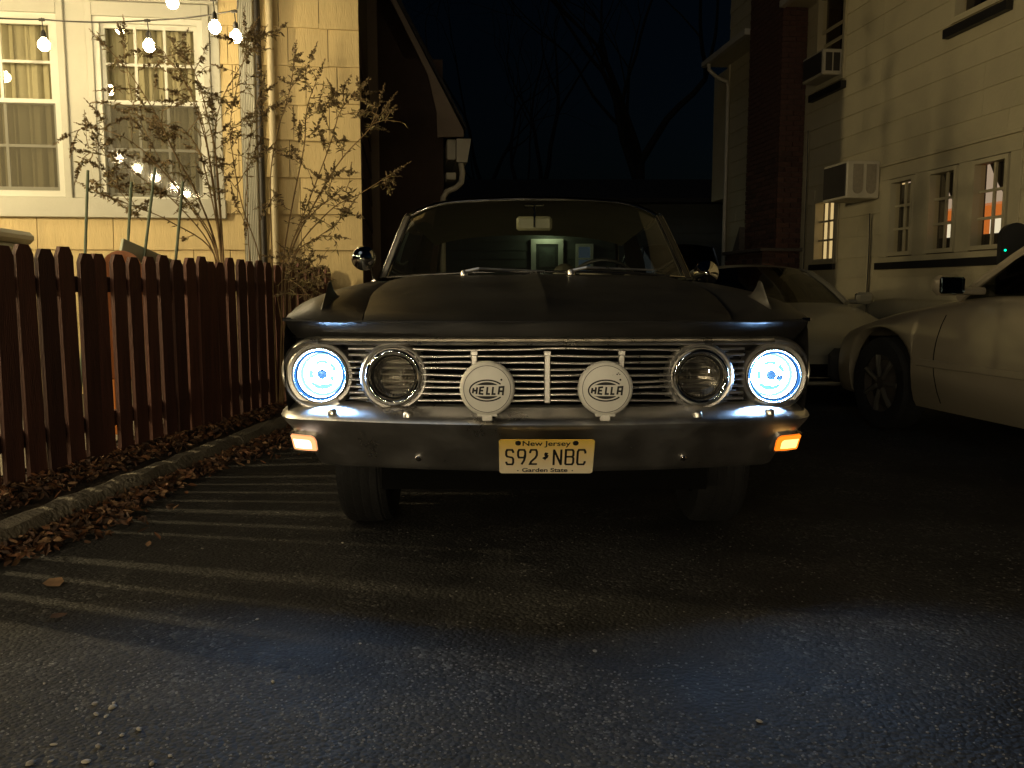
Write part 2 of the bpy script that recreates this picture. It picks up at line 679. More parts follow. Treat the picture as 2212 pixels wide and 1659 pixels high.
def plate_mat():
    m = mat('plate_paint', (.75, .6, .25), .42)
    nt = m.node_tree
    N, L = nt.nodes, nt.links
    tc = N.new('ShaderNodeTexCoord')
    sp = N.new('ShaderNodeSeparateXYZ')
    L.new(tc.outputs['Object'], sp.inputs[0])
    mr = N.new('ShaderNodeMapRange')
    mr.inputs['From Min'].default_value = -.076
    mr.inputs['From Max'].default_value = .076
    L.new(sp.outputs['Z'], mr.inputs['Value'])
    r = N.new('ShaderNodeValToRGB')
    e = r.color_ramp.elements
    e[0].color = (.95, .82, .58, 1)
    e[1].color = (.90, .60, .10, 1)
    e[0].position = .15
    L.new(mr.outputs[0], r.inputs[0])
    L.new(r.outputs[0], N['Principled BSDF'].inputs['Base Color'])
    return m


m_plate = plate_mat()

# ================================================================ ground
def rough_sheet(x0, x1, y0, y1, nx, ny, z, amp):
    b = MB()
    rows = []
    for j in range(ny + 1):
        rows.append([Vector((lerp(x0, x1, i / nx), lerp(y0, y1, j / ny), z + random.uniform(-amp, amp))) for i in range(nx + 1)])
    return b.grid(rows)


g = MB()
g.grid([[(-250, -200, 0), (250, -200, 0)], [(-250, 320, 0), (250, 320, 0)]])
structure(g.build('driveway', m_asphalt))

KA, KD = Vector((-1.838, 2.989, 0)), Vector((.1216, .9926, 0))          # kerb line at its foot
KN = Vector((-KD.y, KD.x, 0))                                            # towards the yard


def kp(s, o, z=0.0):
    return KA + KD * s + KN * o + Vector((0, 0, z))


# raised planting bed and yard behind the kerb
g = MB()
rows = []
for s in [i * .35 for i in range(-14, 16)]:
    row = [kp(s, .10, -.05), kp(s, .12, .055)]
    for o in (.2, .28, .36, .44, .52, .62, .75):
        row.append(kp(s, o, .062 + random.uniform(-.012, .016)))
    rows.append(row)
g.grid(rows)
structure(g.build('planting_bed', m_soil, smooth=True))
g = MB()
g.grid([[kp(-5, .72, .066), kp(9, .72, .066)], [kp(-5, 9, .066), kp(9, 9, .066)]])
structure(g.build('yard_patio', m_patio))

kerb = structure(thing('kerb', None, None, kp(0, 0), 0))
ks = -4.9
for L_ in (1.35, 1.6, 1.15, 1.5, 1.3, 1.55, 1.25):
    b = MB()
    n = 14
    rows = []
    for i in range(n + 1):
        s = ks + L_ * i / n
        j = lambda a: random.uniform(-a, a)
        w0 = .012 + j(.009)
        rows.append([kp(s, w0 - .012, -.02), kp(s, w0 + j(.006), .048 + j(.008)), kp(s, .035 + j(.01), .082 + j(.009)),
                     kp(s, .085 + j(.008), .088 + j(.007)), kp(s, .125 + j(.008), .076 + j(.008)), kp(s, .14, -.02)])
    b.grid(rows)
    m = len(rows[0])
    b.f += [list(range(m)), [n * m + k for k in range(m - 1, -1, -1)]]
    b.m += [0, 0]
    b.build('kerb_stone', m_kerb, kerb, smooth=True, world=True)
    ks += L_ + .012


# leaves drifted on both sides of the kerb
def leaf_into(b, p, L_, w, yaw, tilt, roll, curl):
    M = Matrix.Translation(p) @ Matrix.Rotation(yaw, 4, 'Z') @ Matrix.Rotation(tilt, 4, 'Y') @ Matrix.Rotation(roll, 4, 'X')
    k = curl
    vs = [(-.5 * L_, 0, .1 * k), (-.18 * L_, -.5 * w, .30 * k), (-.15 * L_, 0, 0), (-.18 * L_, .5 * w, .35 * k),
          (.2 * L_, -.42 * w, .32 * k), (.22 * L_, 0, .02 * k), (.2 * L_, .42 * w, .25 * k), (.55 * L_, 0, .3 * k)]
    b.add([M @ Vector(v) for v in vs], [(0, 1, 2), (0, 2, 3), (1, 4, 5, 2), (2, 5, 6, 3), (4, 7, 5), (5, 7, 6)])


b = MB()
for i in range(8000):
    s = random.uniform(-1.2, 4.6)
    if random.random() < .55:
        o = random.triangular(.13, .62, .30)
        h = .07
    else:
        reach = .07 + .13 * max(0, sin(s * 1.9 + 1.0)) + .07 * max(0, sin(s * 4.3)) + .045 * s
        o = -abs(random.gauss(0, reach * .55)) + .03
        h = .004
    b.mi = random.choices([0, 1, 2, 3], [3, 4, 2, 3])[0]
    leaf_into(b, kp(s, o, h + random.uniform(.004, .035)), random.choice((.7, 1, 1, 1.3)) * random.uniform(.024, .055), random.uniform(.007, .024),
              random.uniform(0, 6.3), random.uniform(-.75, .75), random.uniform(-1.5, 1.5), random.uniform(.01, .045))
o = b.build('leaf_litter', [m_leaf1, m_leaf2, m_leaf3, m_leaf4], smooth=True, ang=80)
tag(o, 'dry brown and orange leaves drifted along the kerb below the fence', 'leaves')
o['kind'] = 'stuff'

# the few leaves lying out on the asphalt
for (u, v, L_, m_, lab) in ((117, 1264, .085, m_leaf3, 'single tan leaf lying flat on the asphalt, nearest the camera on the left'),
                            (60, 1185, .075, m_leaf1, 'orange leaf on the asphalt just past the end of the kerb'),
                            (126, 1337, .05, m_leaf2, 'small brown curled leaf on the asphalt below the tan one')):
    b = MB()
    p = gnd(u, v)
    leaf_into(b, Vector((0, 0, .008)), L_, L_ * .7, random.uniform(0, 6), .08, .1, .012)
    o = b.build('fallen_leaf', m_, smooth=True)
    o.location = p
    tag(o, lab, 'leaf', 'leaves out on the driveway')

# loose stone chips worked out of the asphalt
b = MB()


def chip(b, p, r, flat=.6):
    k = 5
    a0 = random.uniform(0, 6)
    top = [p + Vector((r * .6 * cos(a0 + 2 * pi * i / k), r * .6 * sin(a0 + 2 * pi * i / k), r * flat)) * 1.0 for i in range(k)]
    mid = [p + Vector((r * random.uniform(.8, 1.2) * cos(a0 + 2 * pi * i / k), r * random.uniform(.8, 1.2) * sin(a0 + 2 * pi * i / k), r * .1)) for i in range(k)]
    b.add(top + mid, [list(range(k))] + [(i, i + k, (i + 1) % k + k, (i + 1) % k) for i in range(k)])


for i in range(6500):
    y = random.uniform(1.45, 3.4) ** 1.0
    if random.random() < .45:
        y = random.uniform(1.45, 2.1)
    x = random.uniform(-.66 * y, .66 * y)
    dens = .5 + .5 * sin(x * 2.3 + 1.1 * y) * cos(y * 3.1 - x)
    if random.random() > .25 + .75 * dens:
        continue
    chip(b, Vector((x, y, -.0008)), random.uniform(.0016, .0046))
o = b.build('asphalt_chips', m_chip)
tag(o, 'fine pale stone chips scattered over the driveway foreground', 'gravel')
o['kind'] = 'stuff'

# pebbles
random.seed(21)
PEB = [(206, 1523, 14), (243, 1530, 15), (208, 1545, 11), (230, 1549, 10), (246, 1521, 9), (166, 1533, 8), (301, 1578, 14), (264, 1590, 11),
       (216, 1585, 10), (213, 1615, 14), (268, 1618, 9), (116, 1610, 12), (186, 1648, 15), (110, 1646, 11), (66, 1652, 16), (368, 1634, 11),
       (330, 1652, 13), (590, 1475, 10), (778, 1391, 7), (740, 1174, 7), (437, 1186, 6), (1640, 1560, 14), (1285, 1408, 9), (556, 1339, 8), (96, 1478, 7)]
PLAB = ['pale pebble in the tight cluster near the lower left corner'] * 5 + ['small pebble standing alone just left of the tight cluster', 'pale pebble right of the tight cluster, the larger of two',
        'pale pebble below right of the tight cluster, round and upright', 'small pebble straight below the tight cluster', 'pale round pebble lower left, second row below the cluster',
        'small pebble beside the round one below the cluster', 'flat brown pebble left of the pebble cluster, near the bottom', 'large pale pebble at the bottom edge, lower left',
        'small pebble at the bottom edge between two larger ones', 'largest pale pebble at the bottom left corner', 'pebble near the bottom edge, rightmost of the lower left group',
        'flat pebble at the bottom edge, right end of the lower left group', 'brown pebble alone on the asphalt below the left headlight', 'small bright pebble alone in the foreground left of the plate',
        'small pebble on the asphalt just in front of the left tyre', 'small pebble on the striped asphalt between kerb and tyre', 'pale pebble alone in the foreground below the right headlight',
        'pale pebble alone in the dark patch below the right lamp cover', 'dark pebble in the foreground below the left turn signal', 'small pebble near the left edge above the pebble cluster']
for iq, (u, v, px) in enumerate(PEB):
    p = gnd(u, v)
    r = px * .5 * (p.y * 1.03) / F * 1.05
    b = MB()
    rows = []
    sx, sy, sz = random.uniform(.9, 1.5), random.uniform(.6, 1.0), random.uniform(.35, .6)
    for i in range(7):
        th = pi * i / 6
        rows.append([(r * sx * sin(th) * cos(a) * random.uniform(.8, 1.15), r * sy * sin(th) * sin(a) * random.uniform(.8, 1.15), r * sz * (1 - cos(th)) * random.uniform(.97, 1.03))
                     for a in [2 * pi * k / 9 for k in range(9)]])
    b.grid(rows, cv=True)
    o = b.build('pebble', m_stone, smooth=True, ang=70)
    o.location = p
    o.rotation_euler = (0, 0, random.uniform(0, 6))
    tag(o, PLAB[iq], 'pebble', 'loose pebbles on the driveway')

# ================================================================ picket fence
FA, FD = Vector((-2.227, 3.746, .06)), Vector((.171, .9853, 0))
FN = Vector((-FD.y, FD.x, 0))
fence = thing('picket_fence', 'low reddish brown wooden picket fence along the left edge of the driveway', 'fence', FA, atan2(FD.y, FD.x))
b = MB()
PW = .108
b.prism([(-PW / 2, 0), (PW / 2, 0), (PW / 2, 1.035), (PW / 2 - .024, 1.08), (-PW / 2 + .024, 1.08), (-PW / 2, 1.035)], -.011, .011)
pk = b.build('picket', m_fence, fence)
s0 = -.98
first = True
k = 0
while s0 < 3.75:
    M = Matrix.Translation((s0 + random.uniform(-.006, .006), 0, random.uniform(-.02, .02))) @ Matrix.Rotation(random.uniform(-.014, .014), 4, 'Y') @ Matrix.Rotation(random.uniform(-.02, .02), 4, 'Z')
    if first:
        pk.matrix_local = M
        first = False
    else:
        inst('picket', pk.data, fence, M)
    k += 1
    s0 += .1415 + random.uniform(-.006, .006) + (-.03 if k in (12, 20, 21) else 0)
for z0, z1 in ((.875, .955), (.17, .25)):
    b = MB()
    b.bbox(-1.1, 3.8, .0125, .05, z0, z1, .004)
    b.build('rail', m_fence, fence)
for s in (-.5, 1.62, 3.72):
    b = MB()
    b.bbox(s - .045, s + .045, .052, .14, -.1, 1.0, .006)
    b.build('post', m_fence, fence)

# ================================================================ left house
LO = Vector((-1.30, 7.55, 0))
LE = Vector((cos(R(7.4)), sin(R(7.4)), 0))
LI = Vector((-LE.y, LE.x, 0))          # into the house
lhouse = thing('cream_house', 'cream shingled house with curtained windows and string lights behind the picket fence', 'house', LO, R(7.4))


def lp(u, v, dep=0.0):
    p = on_plane(u, v, LO + LI * dep, LI)
    d = p - LO
    return d.dot(LE), p.z


H1 = 4.6                                # wall height, above the frame
PR = lp(481, 300, -.02)[0]              # right end of the white window bank
PZ = lp(300, 471, -.02)[1]              # its bottom
# shingle courses
zc = [lp(700, v)[1] for v in (64, 150, 229, 307, 387, 467, 541)]
step = (zc[0] - zc[-1]) / 6
b = MB()
b.box(-5.6, -.012, .30, .36, 0, H1)
b.box(PR, -.012, .03, .299, 0, H1)
b.box(-5.6, PR, .03, .299, 0, PZ - .03)
b.box(-.13, -.012, .36, 2.6, 0, H1)
b.build('wall', m_sheath, lhouse)
random.seed(5)
sh = {}
for k in range(-6, 11):
    zb = zc[-1] + step * (k - 0)
    if zb < -.2 or zb > 4.5:
        continue
    s = -.002
    while s > -5.2:
        w = random.choice((.19, .23, .26, .30, .33)) if k >= 3 else random.choice((.30, .42, .52, .60))
        w = min(w, s + 5.3)
        s1 = s - w
        # hidden behind the window bank
        if zb >= PZ - .02 and s1 < PR - .05:
            if s < PR + .04:
                break
            s1 = PR - .03
            w = s - s1
        ww = round(w, 3)
        if ww not in sh:
            m = MB()
            h = step + .05
            m.prism([(-.019, 0), (-.0005, 0), (.013, h), (.004, h)], -ww + .006, 0, axis='x')
            sh[ww] = m
            o = m.build('shingle', m_shingle, lhouse)
            sh[ww] = o.data
        else:
            o = inst('shingle', sh[ww], lhouse, Matrix())
        o.matrix_local = Matrix.Translation((s, -.004 - random.uniform(0, .004), zb + random.uniform(-.006, .006) - (.008 if random.random() < .15 else 0)))
        s = s1
# side wall courses (shade away from the string lights put into their colour)
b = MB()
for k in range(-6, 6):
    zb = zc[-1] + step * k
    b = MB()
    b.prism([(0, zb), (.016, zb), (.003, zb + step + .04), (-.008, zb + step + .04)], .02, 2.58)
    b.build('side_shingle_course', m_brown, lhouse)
b = MB()
b.bbox(-.05, .10, 2.50, 2.64, 0, H1, .01)
b.build('corner_board', m_rake, lhouse)


# windows -------------------------------------------------------------
def dh_window(parent, x0, x1, z0, z1, zm, cols, dy=1, mats=None, rows_=2, curtain=True, depth=.16, name='window', screen=True, casing=True):
    """double hung window in an upright wall; x along the wall, dy = +1 if inside is +y"""
    ms = mats or m_sash
    W = lambda a, c: (min(a * dy, c * dy), max(a * dy, c * dy))
    fr = MB()
    y0, y1 = W(-.03, .10)
    t = .045
    fr.box(x0 - t, x0, y0, y1, z0 - t, z1 + t)
    fr.box(x1, x1 + t, y0, y1, z0 - t, z1 + t)
    fr.box(x0, x1, y0, y1, z1, z1 + t)
    fr.box(x0 - .0, x1 + .0, y0, y1, z0 - t, z0)
    win = fr.build(name, ms, parent)

    def sash(a0, a1, ya, yb, st, nm):
        s = MB()
        s.box(x0 + .002, x0 + st, ya, yb, a0, a1)
        s.box(x1 - st, x1 - .002, ya, yb, a0, a1)
        s.box(x0 + st, x1 - st, ya, yb, a0, a0 + st)
        s.box(x0 + st, x1 - st, ya, yb, a1 - st, a1)
        s.build(nm, ms, win)
        gx0, gx1, gz0, gz1 = x0 + st, x1 - st, a0 + st, a1 - st
        mw = .011
        ym = (ya + yb) / 2
        for i in range(1, cols):
            q = MB()
            c = lerp(gx0, gx1, i / cols)
            q.box(c - mw, c + mw, ym - .010, ym + .010, gz0, gz1)
            q.build('muntin', ms, win)
        for i in range(1, rows_):
            c = lerp(gz0, gz1, i / rows_)
            for j in range(cols):
                q = MB()
                q.box(lerp(gx0, gx1, j / cols) + (mw if j else 0), lerp(gx0, gx1, (j + 1) / cols) - (mw if j < cols - 1 else 0), ym - .009, ym + .009, c - mw, c + mw)
                q.build('muntin', ms, win)
        for i in range(cols):
            for j in range(rows_):
                q = MB()
                a, c = lerp(gx0, gx1, i / cols), lerp(gx0, gx1, (i + 1) / cols)
                e, f = lerp(gz0, gz1, j / rows_), lerp(gz0, gz1, (j + 1) / rows_)
                q.add([(a, ym + .002, e), (c, ym + .002, e), (c, ym + .002, f), (a, ym + .002, f)], [(0, 1, 2, 3)])
                q.build('pane', m_pane, win)
    ya, yb = W(.005, .03)
    sash(zm, z1, ya, yb, .035, 'upper_sash')
    ya, yb = W(.035, .06)
    sash(z0, zm + .035, ya, yb, .038, 'lower_sash')
    if screen:
        q = MB()
        yy = .0 * dy - .003
        q.add([(x0 + .006, yy, z0 + .006), (x1 - .006, yy, z0 + .006), (x1 - .006, yy, zm), (x0 + .006, yy, zm)], [(0, 1, 2, 3)])
        q.build('insect_screen', m_screen, win)
    if curtain:
        q = MB()
        n = 46
        rows = []
        for zz in (z0 + .02, zm, z1 - .01):
            rows.append([(lerp(x0, x1, i / n), dy * (.125 + .016 * sin(i * 1.05 + 1.5 * sin(i * .31)) + .006 * sin(i * 2.7)), zz) for i in range(n + 1)])
        q.grid(rows)
        q.build('curtain', m_curtain, win, smooth=True)
    return win


x0, zt = lp(213, 48, -.02)
x1, _ = lp(425, 60, -.02)
_, zb = lp(320, 426, -.02)
_, zm = lp(320, 226, -.02)
W2 = (x0, x1, zb, zt, zm)
wd = x1 - x0
xr, zt1 = lp(110, 42, -.02)
_, zb1 = lp(60, 412, -.02)
_, zm1 = lp(60, 221, -.02)
W1 = (xr - wd - .06, xr, zb1, zt1, zm1)
# white boards round the windows, butted end to end, proud of the shingles
def board(x0, x1, z0, z1, y0=-.028, y1=.03, nm='trim_board', m=None):
    b = MB()
    b.bbox(x0, x1, y0, y1, z0, z1, .004)
    b.build(nm, m or m_trim, lhouse)


cs = .10
for (a, c, e, f, mm) in (W1, W2):
    dh_window(lhouse, a, c, e, f, mm, 3 if a == W2[0] else 2)
    board(a - cs, a - .046, e - .10, f + .16, -.05, .03, 'casing')
    board(c + .046, c + cs, e - .10, f + .16, -.05, .03, 'casing')
    board(a - .045, c + .045, f + .046, f + .16, -.05, .03, 'casing')
    board(a - .045, c + .045, e - .10, e - .046, -.05, .03, 'window_sill')
board(W1[1] + cs + .002, W2[0] - cs - .002, PZ + .16, H1 - .4, nm='mullion_panel')
board(W2[1] + cs + .002, PR, PZ + .16, H1 - .4, nm='mullion_panel')
board(-5.5, W1[0] - cs - .002, PZ + .16, H1 - .4, nm='mullion_panel')
board(W1[0] - cs, W1[1] + cs, W1[3] + .162, H1 - .4, nm='head_panel')
board(W2[0] - cs, W2[1] + cs, W2[3] + .162, H1 - .4, nm='head_panel')
board(W1[0] - cs, W1[1] + cs, PZ + .16, W1[2] - .102, nm='apron_panel')
board(W2[0] - cs, W2[1] + cs, PZ + .16, W2[2] - .102, nm='apron_panel')
board(-5.5, PR + .012, PZ, PZ + .158, -.055, .03, 'sill_board')
board(W2[0] - .17, W2[1] + .17, W2[3] + .165, W2[3] + .19, -.064, -.03, 'head_moulding')
board(W1[0] - .17, W1[1] + .17, W1[3] + .165, W1[3] + .19, -.064, -.03, 'head_moulding')
# dark room behind the curtains
b = MB()
b.box(-5.5, PR, .22, .29, PZ, H1 - .4)
b.build('room_wall', m_room, lhouse)

# fluted corner post, two pipes, one near black with shadow put into its colour
xa = lp(536, 300, -.1)[0]
b = MB()
n = 9
prof = [(-.065, .0)]
for i in range(n):
    c = -.055 + .11 * i / (n - 1)
    prof += [(c - .004, -.04), (c, -.032), (c + .004, -.04)]
prof += [(.065, 0)]
b.prism([(xa + p[0], p[1] - .035) for p in prof], .1, H1, axis='z')
b.build('fluted_post', m_trim, lhouse)
for u, r, mm, nm in ((563, .026, m_pipe_shade, 'conduit'), (589, .030, m_pipe_cream, 'downspout')):
    x = lp(u, 300, -.11)[0]
    b = MB()
    b.tube([(x, -.105, .05), (x, -.105, H1)], r, 12)
    p = b.build(nm, mm, lhouse, smooth=True)
    for zz in (1.0, 2.4):
        q = MB()
        q.box(x - r - .008, x + r + .008, -.105, -.02, zz, zz + .025)
        q.build('pipe_strap', mm, p)

# main gable behind the front wing
gy = 2.66
gx1 = None
p = on_plane(958, 350, LO + LI * gy, LI)
gx1 = (p - LO).dot(LE)


def lp2(u, v):
    p = on_plane(u, v, LO + LI * (gy - .3), LI)
    d = p - LO
    return d.dot(LE), p.z


b = MB()
b.box(-.05, gx1, gy, gy + 6, 0, 3.6)
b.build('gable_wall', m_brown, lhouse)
apex = (-3.2, 9.2)
eo = [lp2(u, v) for u, v in ((860, 10), (1001, 283), (1001, 296), (945, 298), (943, 243), (924, 163), (852, 17))]
b = MB()
sl_ = (eo[0][1] - eo[1][1]) / (eo[0][0] - eo[1][0])
far = (-2.6, eo[0][1] + sl_ * (-2.6 - eo[0][0]))
far2 = (-2.75, eo[6][1] + sl_ * (-2.75 - eo[6][0]))
b.prism([far] + eo + [far2], gy - .34, gy - .30)
b.build('rake_board', m_rake, lhouse)
b = MB()   # gable field above the wall, behind the rake
b.prism([(-2.6, 3.4), (gx1, 3.4), (eo[4][0] - .02, eo[4][1]), (eo[5][0], eo[5][1]), (far2[0], far2[1])], gy + .002, gy + .05)
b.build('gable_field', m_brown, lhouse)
b = MB()
b.prism([(far[0], far[1] + .005), (eo[0][0], eo[0][1] + .005), (eo[1][0] + .03, eo[1][1] + .005), (eo[1][0] + .03, eo[1][1] + .05), (eo[0][0], eo[0][1] + .09), (far[0], far[1] + .09)], gy - .36, gy + 6)
b.build('roof', m_roof, lhouse)
b = MB()
gz0, gz1 = lp2(990, 300)[1], lp2(990, 345)[1]
ga, gb_ = lp2(965, 300)[0], lp2(985, 300)[0]
b.bbox(ga, gb_, gy - .30, gy + 5.5, gz1, gz0 - .004, .012)
b.build('soffit_box', m_gutter, lhouse)
gutter = MB()
gc_ = lp2(1017, 300)[0]
gutter.prism([(gb_ + .004, gz0 - .002), (gc_, gz0 - .002), (gc_ - .01, gz0 - .07), (gc_ - .045, gz1 - .03), (gb_ + .004, gz1 - .03)], gy - .33, gy + 5.5)
gutter.build('gutter', m_gutter, lhouse)
b = MB()
q = [lp2(u, v) for u, v in ((996, 345), (1000, 372), (998, 392), (985, 404), (966, 412), (958, 425), (957, 470))]
b.tube([(a, gy - .22, z) for a, z in q] + [(q[-1][0], gy - .22, .2)], .033, 12)
b.build('downspout', m_gutter, lhouse, smooth=True)
b = MB()
q0, q1 = lp2(964, 372), lp2(985, 388)
b.bbox(q0[0], q1[0], gy - .30, gy, q1[1], q0[1], .008)
b.build('corbel', m_gutter, lhouse)

# ================================================================ string lights
def bulb_part(parent, top, drop, mb=None, big=0):
    """socket on a short lead with a lit bulb; top is on the cable"""
    top = Vector(top)
    b = MB()
    b.tube([top + Vector((0, 0, .012)), top + Vector((.003, 0, -drop * .5)), top + Vector((.006, 0, -drop))], .004, 6)
    b.bbox(top.x - .022, top.x + .022, top.y - .007, top.y + .007, top.z - .012, top.z + .008, .003)
    c = top + Vector((.006, 0, -drop))
    b.lathe([(.004, 0), (.014, -.012), (.019, -.03), (.021, -.062), (.0, -.062)], c, 'z', 14)
    s = b.build('socket', m_cable, parent, smooth=True, world=True)
    q = MB()
    prof = [(.013, -.058)] + [(.032 * sin(a), -.098 + .034 * cos(a)) for a in (.5, .9, 1.3, 1.7, 2.1, 2.5, 2.85)] + [(.001, -.1325)]
    big = big or 1.32
    if big:
        prof = [(r_ * big, (h_ + .058) * big - .058) for r_, h_ in prof]
    q.lathe(prof, c, 'z', 16)
    o = q.build('bulb', mb or m_bulb, None, smooth=True)
    me = o.data
    inv = parent_matrix(parent).inverted()
    for vv in me.vertices:
        vv.co = inv @ vv.co
    o.parent = s
    return s


def string(name_label, pts, bulbs, drop=.055, mb=None, big=0):
    st = thing('string_lights', name_label, 'string lights', pts[0], 0)
    b = MB()
    P = []
    for a, c in zip(pts, pts[1:]):
        a, c = Vector(a), Vector(c)
        sag = .02 * (c - a).length
        n = 10
        for i in range(n):
            t = i / n
            P.append(a.lerp(c, t) - Vector((0, 0, sag * 4 * t * (1 - t))))
    P.append(Vector(pts[-1]))
    b.tube(P, .0055, 6)
    b.build('cable', m_cable, st, smooth=True, world=True)
    for p in bulbs:
        q = min(P, key=lambda w: (w.xy - Vector(p).xy).length)
        bulb_part(st, p, drop, mb, big)
    return st


YS = 6.55
k1 = [at(u, v, YS) for u, v in ((-160, 22), (90, 42), (318, 44), (515, 23))]
P1 = at(510, 22, YS)
string('string of lit warm bulbs hanging level across the two front windows', [Vector((-6.6, 6.0, 2.75)), k1[0], k1[1], k1[2], P1],
       [k1[1], k1[2], at(506, 24, YS), at(-160, 22, YS), Vector((-5.6, 6.2, 2.76))], .07)
k2 = [at(u, v, YS - .1) for u, v in ((90, -150), (368, -62), (462, -30), (516, -25))]
string('upper string of lit bulbs dropping from the eave beside the fluted corner post', [k2[0], k2[1], k2[2], k2[3], P1 + Vector((.004, .01, .012))],
       [k2[1] + Vector((0, 0, -.02)), at(460, -2, YS - .1), k2[0]], .085)
# the next two strings carry on over the yard left of the frame; the bumper, mirrors and hood show their bulbs
q = [Vector((-6.6, 6.0, 2.75)), Vector((-5.9, 4.02, 2.85)), Vector((-6.9, 2.4, 2.7))]
string('string of lit bulbs at the far side of the yard', q, [q[1], q[1] + Vector((0, 0, -.32)), q[1] + Vector((0, 0, .32))], .055, m_globe, 1.4)
q = [Vector((-4.2, 3.0, 2.9)), Vector((-3.6, .6, 2.7)), Vector((-3.0, -2.4, 2.5))]
string('string of lit bulbs over the lawn running towards the street', q, [q[0].lerp(q[1], t) for t in (.2, .45, .7)] + [q[1].lerp(q[2], t) for t in (.0, .2, .4, .6, .8)], .055, m_bulb_lawn)
q = [Vector((-3.2, -2.6, 1.35)), Vector((-.8, -2.9, 1.25)), Vector((1.6, -3.1, 1.3))]  # added string behind the camera, frontal fill for the car
string('unseen string of bulbs added behind the camera as frontal fill', q, [q[0].lerp(q[1], t) for t in (.05, .2, .35, .5, .65, .8, .95)] + [q[1].lerp(q[2], t) for t in (.1, .25, .4, .55, .7)], .055, m_bulb_fill)

# ================================================================ yard things
# condenser
cx = at(20, 560, 5.9)
cond = thing('condenser_unit', 'grey louvred condenser unit behind the first pickets at the left edge', 'air conditioner', (at(-125, 500, 5.9).x, 5.95, .066), R(7))
hz = at(20, 492, 5.9).z - .066
b = MB()
b.bbox(-.40, .40, -.38, .38, .04, hz - .09, .03)
b.build('case', m_cond, cond)
b = MB()
b.bbox(-.415, .415, -.395, .395, hz - .088, hz, .03)
b.build('top_cover', m_cond, cond)
lv = None
for r_ in range(12):
    for c_ in range(9):
        M = Matrix.Translation((-.33 + c_ * .082, -.383, hz - .15 - r_ * .06)) @ Matrix.Rotation(R(35), 4, 'Y')
        if lv is None:
            b = MB()
            b.bbox(-.027, .027, -.009, .004, -.006, .006, .002)
            lv = b.build('louvre', m_cond, cond)
            lv.matrix_local = M
        else:
            inst('louvre', lv.data, cond, M)
b = MB()
b.box(-.43, .43, -.41, .41, 0, .038)
b.build('base_pad', m_patio, cond)

# orange board, pale plank
p = at(262, 545, 5.0)
o_ = thing('orange_chair', 'rounded orange plastic chair back showing above the pickets', 'chair', (p.x, 5.0, .066), R(15))
hh = p.z - .066
b = MB()
pr = [(-.10, .38), (.10, .38)] + [(.105 * cos(a), hh - .085 + .095 * sin(a)) for a in [pi * i / 12 for i in range(13)]]
b.prism(pr, -.012, .012)
b.build('backrest', m_orange, o_)
b = MB()
b.bbox(-.13, .13, -.012, .25, .36, .39, .01)
b.build('seat', m_orange, o_)
for sx in (-.11, .11):
    for sy in (.0, .23):
        b = MB()
        b.tube([(sx, sy, 0), (sx, sy, .36)], .014, 8)
        b.build('leg', m_orange, o_, smooth=True)
pa, pb_ = at(275, 538, 5.3), at(332, 562, 5.5)
b = MB()
dv = (pb_ - pa)
ln = dv.length
M = Matrix.Translation((0, 0, 0)) @ dv.to_track_quat('X', 'Z').to_matrix().to_4x4()
b.bbox(-.05, ln + .25, -.012, .012, -.05, .05, .004, M)
o = b.build('pale_plank', mat('pale_green_plank', (.40, .42, .30), .6, var=.1))
o.location = pa
tag(o, 'pale greenish plank leaning down behind the pickets beside the orange chair', 'plank')

for i, (u0, v0, u1, v1, lab) in enumerate(((190, 368, 184, 552, 'green garden stake left of the others, tallest above the pickets'),
                                           (284, 393, 275, 552, 'green garden stake second from the left, beside the orange chair'),
                                           (335, 362, 312, 555, 'green garden stake third from the left, leaning to the right'),
                                           (395, 392, 380, 558, 'green garden stake at the right of the four, in front of the shrub'))):
    a, c = at(u0, v0, 5.45), at(u1, v1, 5.4)
    d = (c - a).normalized()
    e = a + d * ((a.z - .05) / -d.z)
    b = MB()
    n = 26
    P = [a.lerp(e, t / n) - e for t in range(n + 1)]
    b.tube(P, [.0085 + (.0012 if t % 2 else 0) for t in range(n + 1)], 7)
    o = b.build('garden_stake', m_green, smooth=True)
    o.location = e
    tag(o, lab, 'stake', 'green garden stakes in the bed')


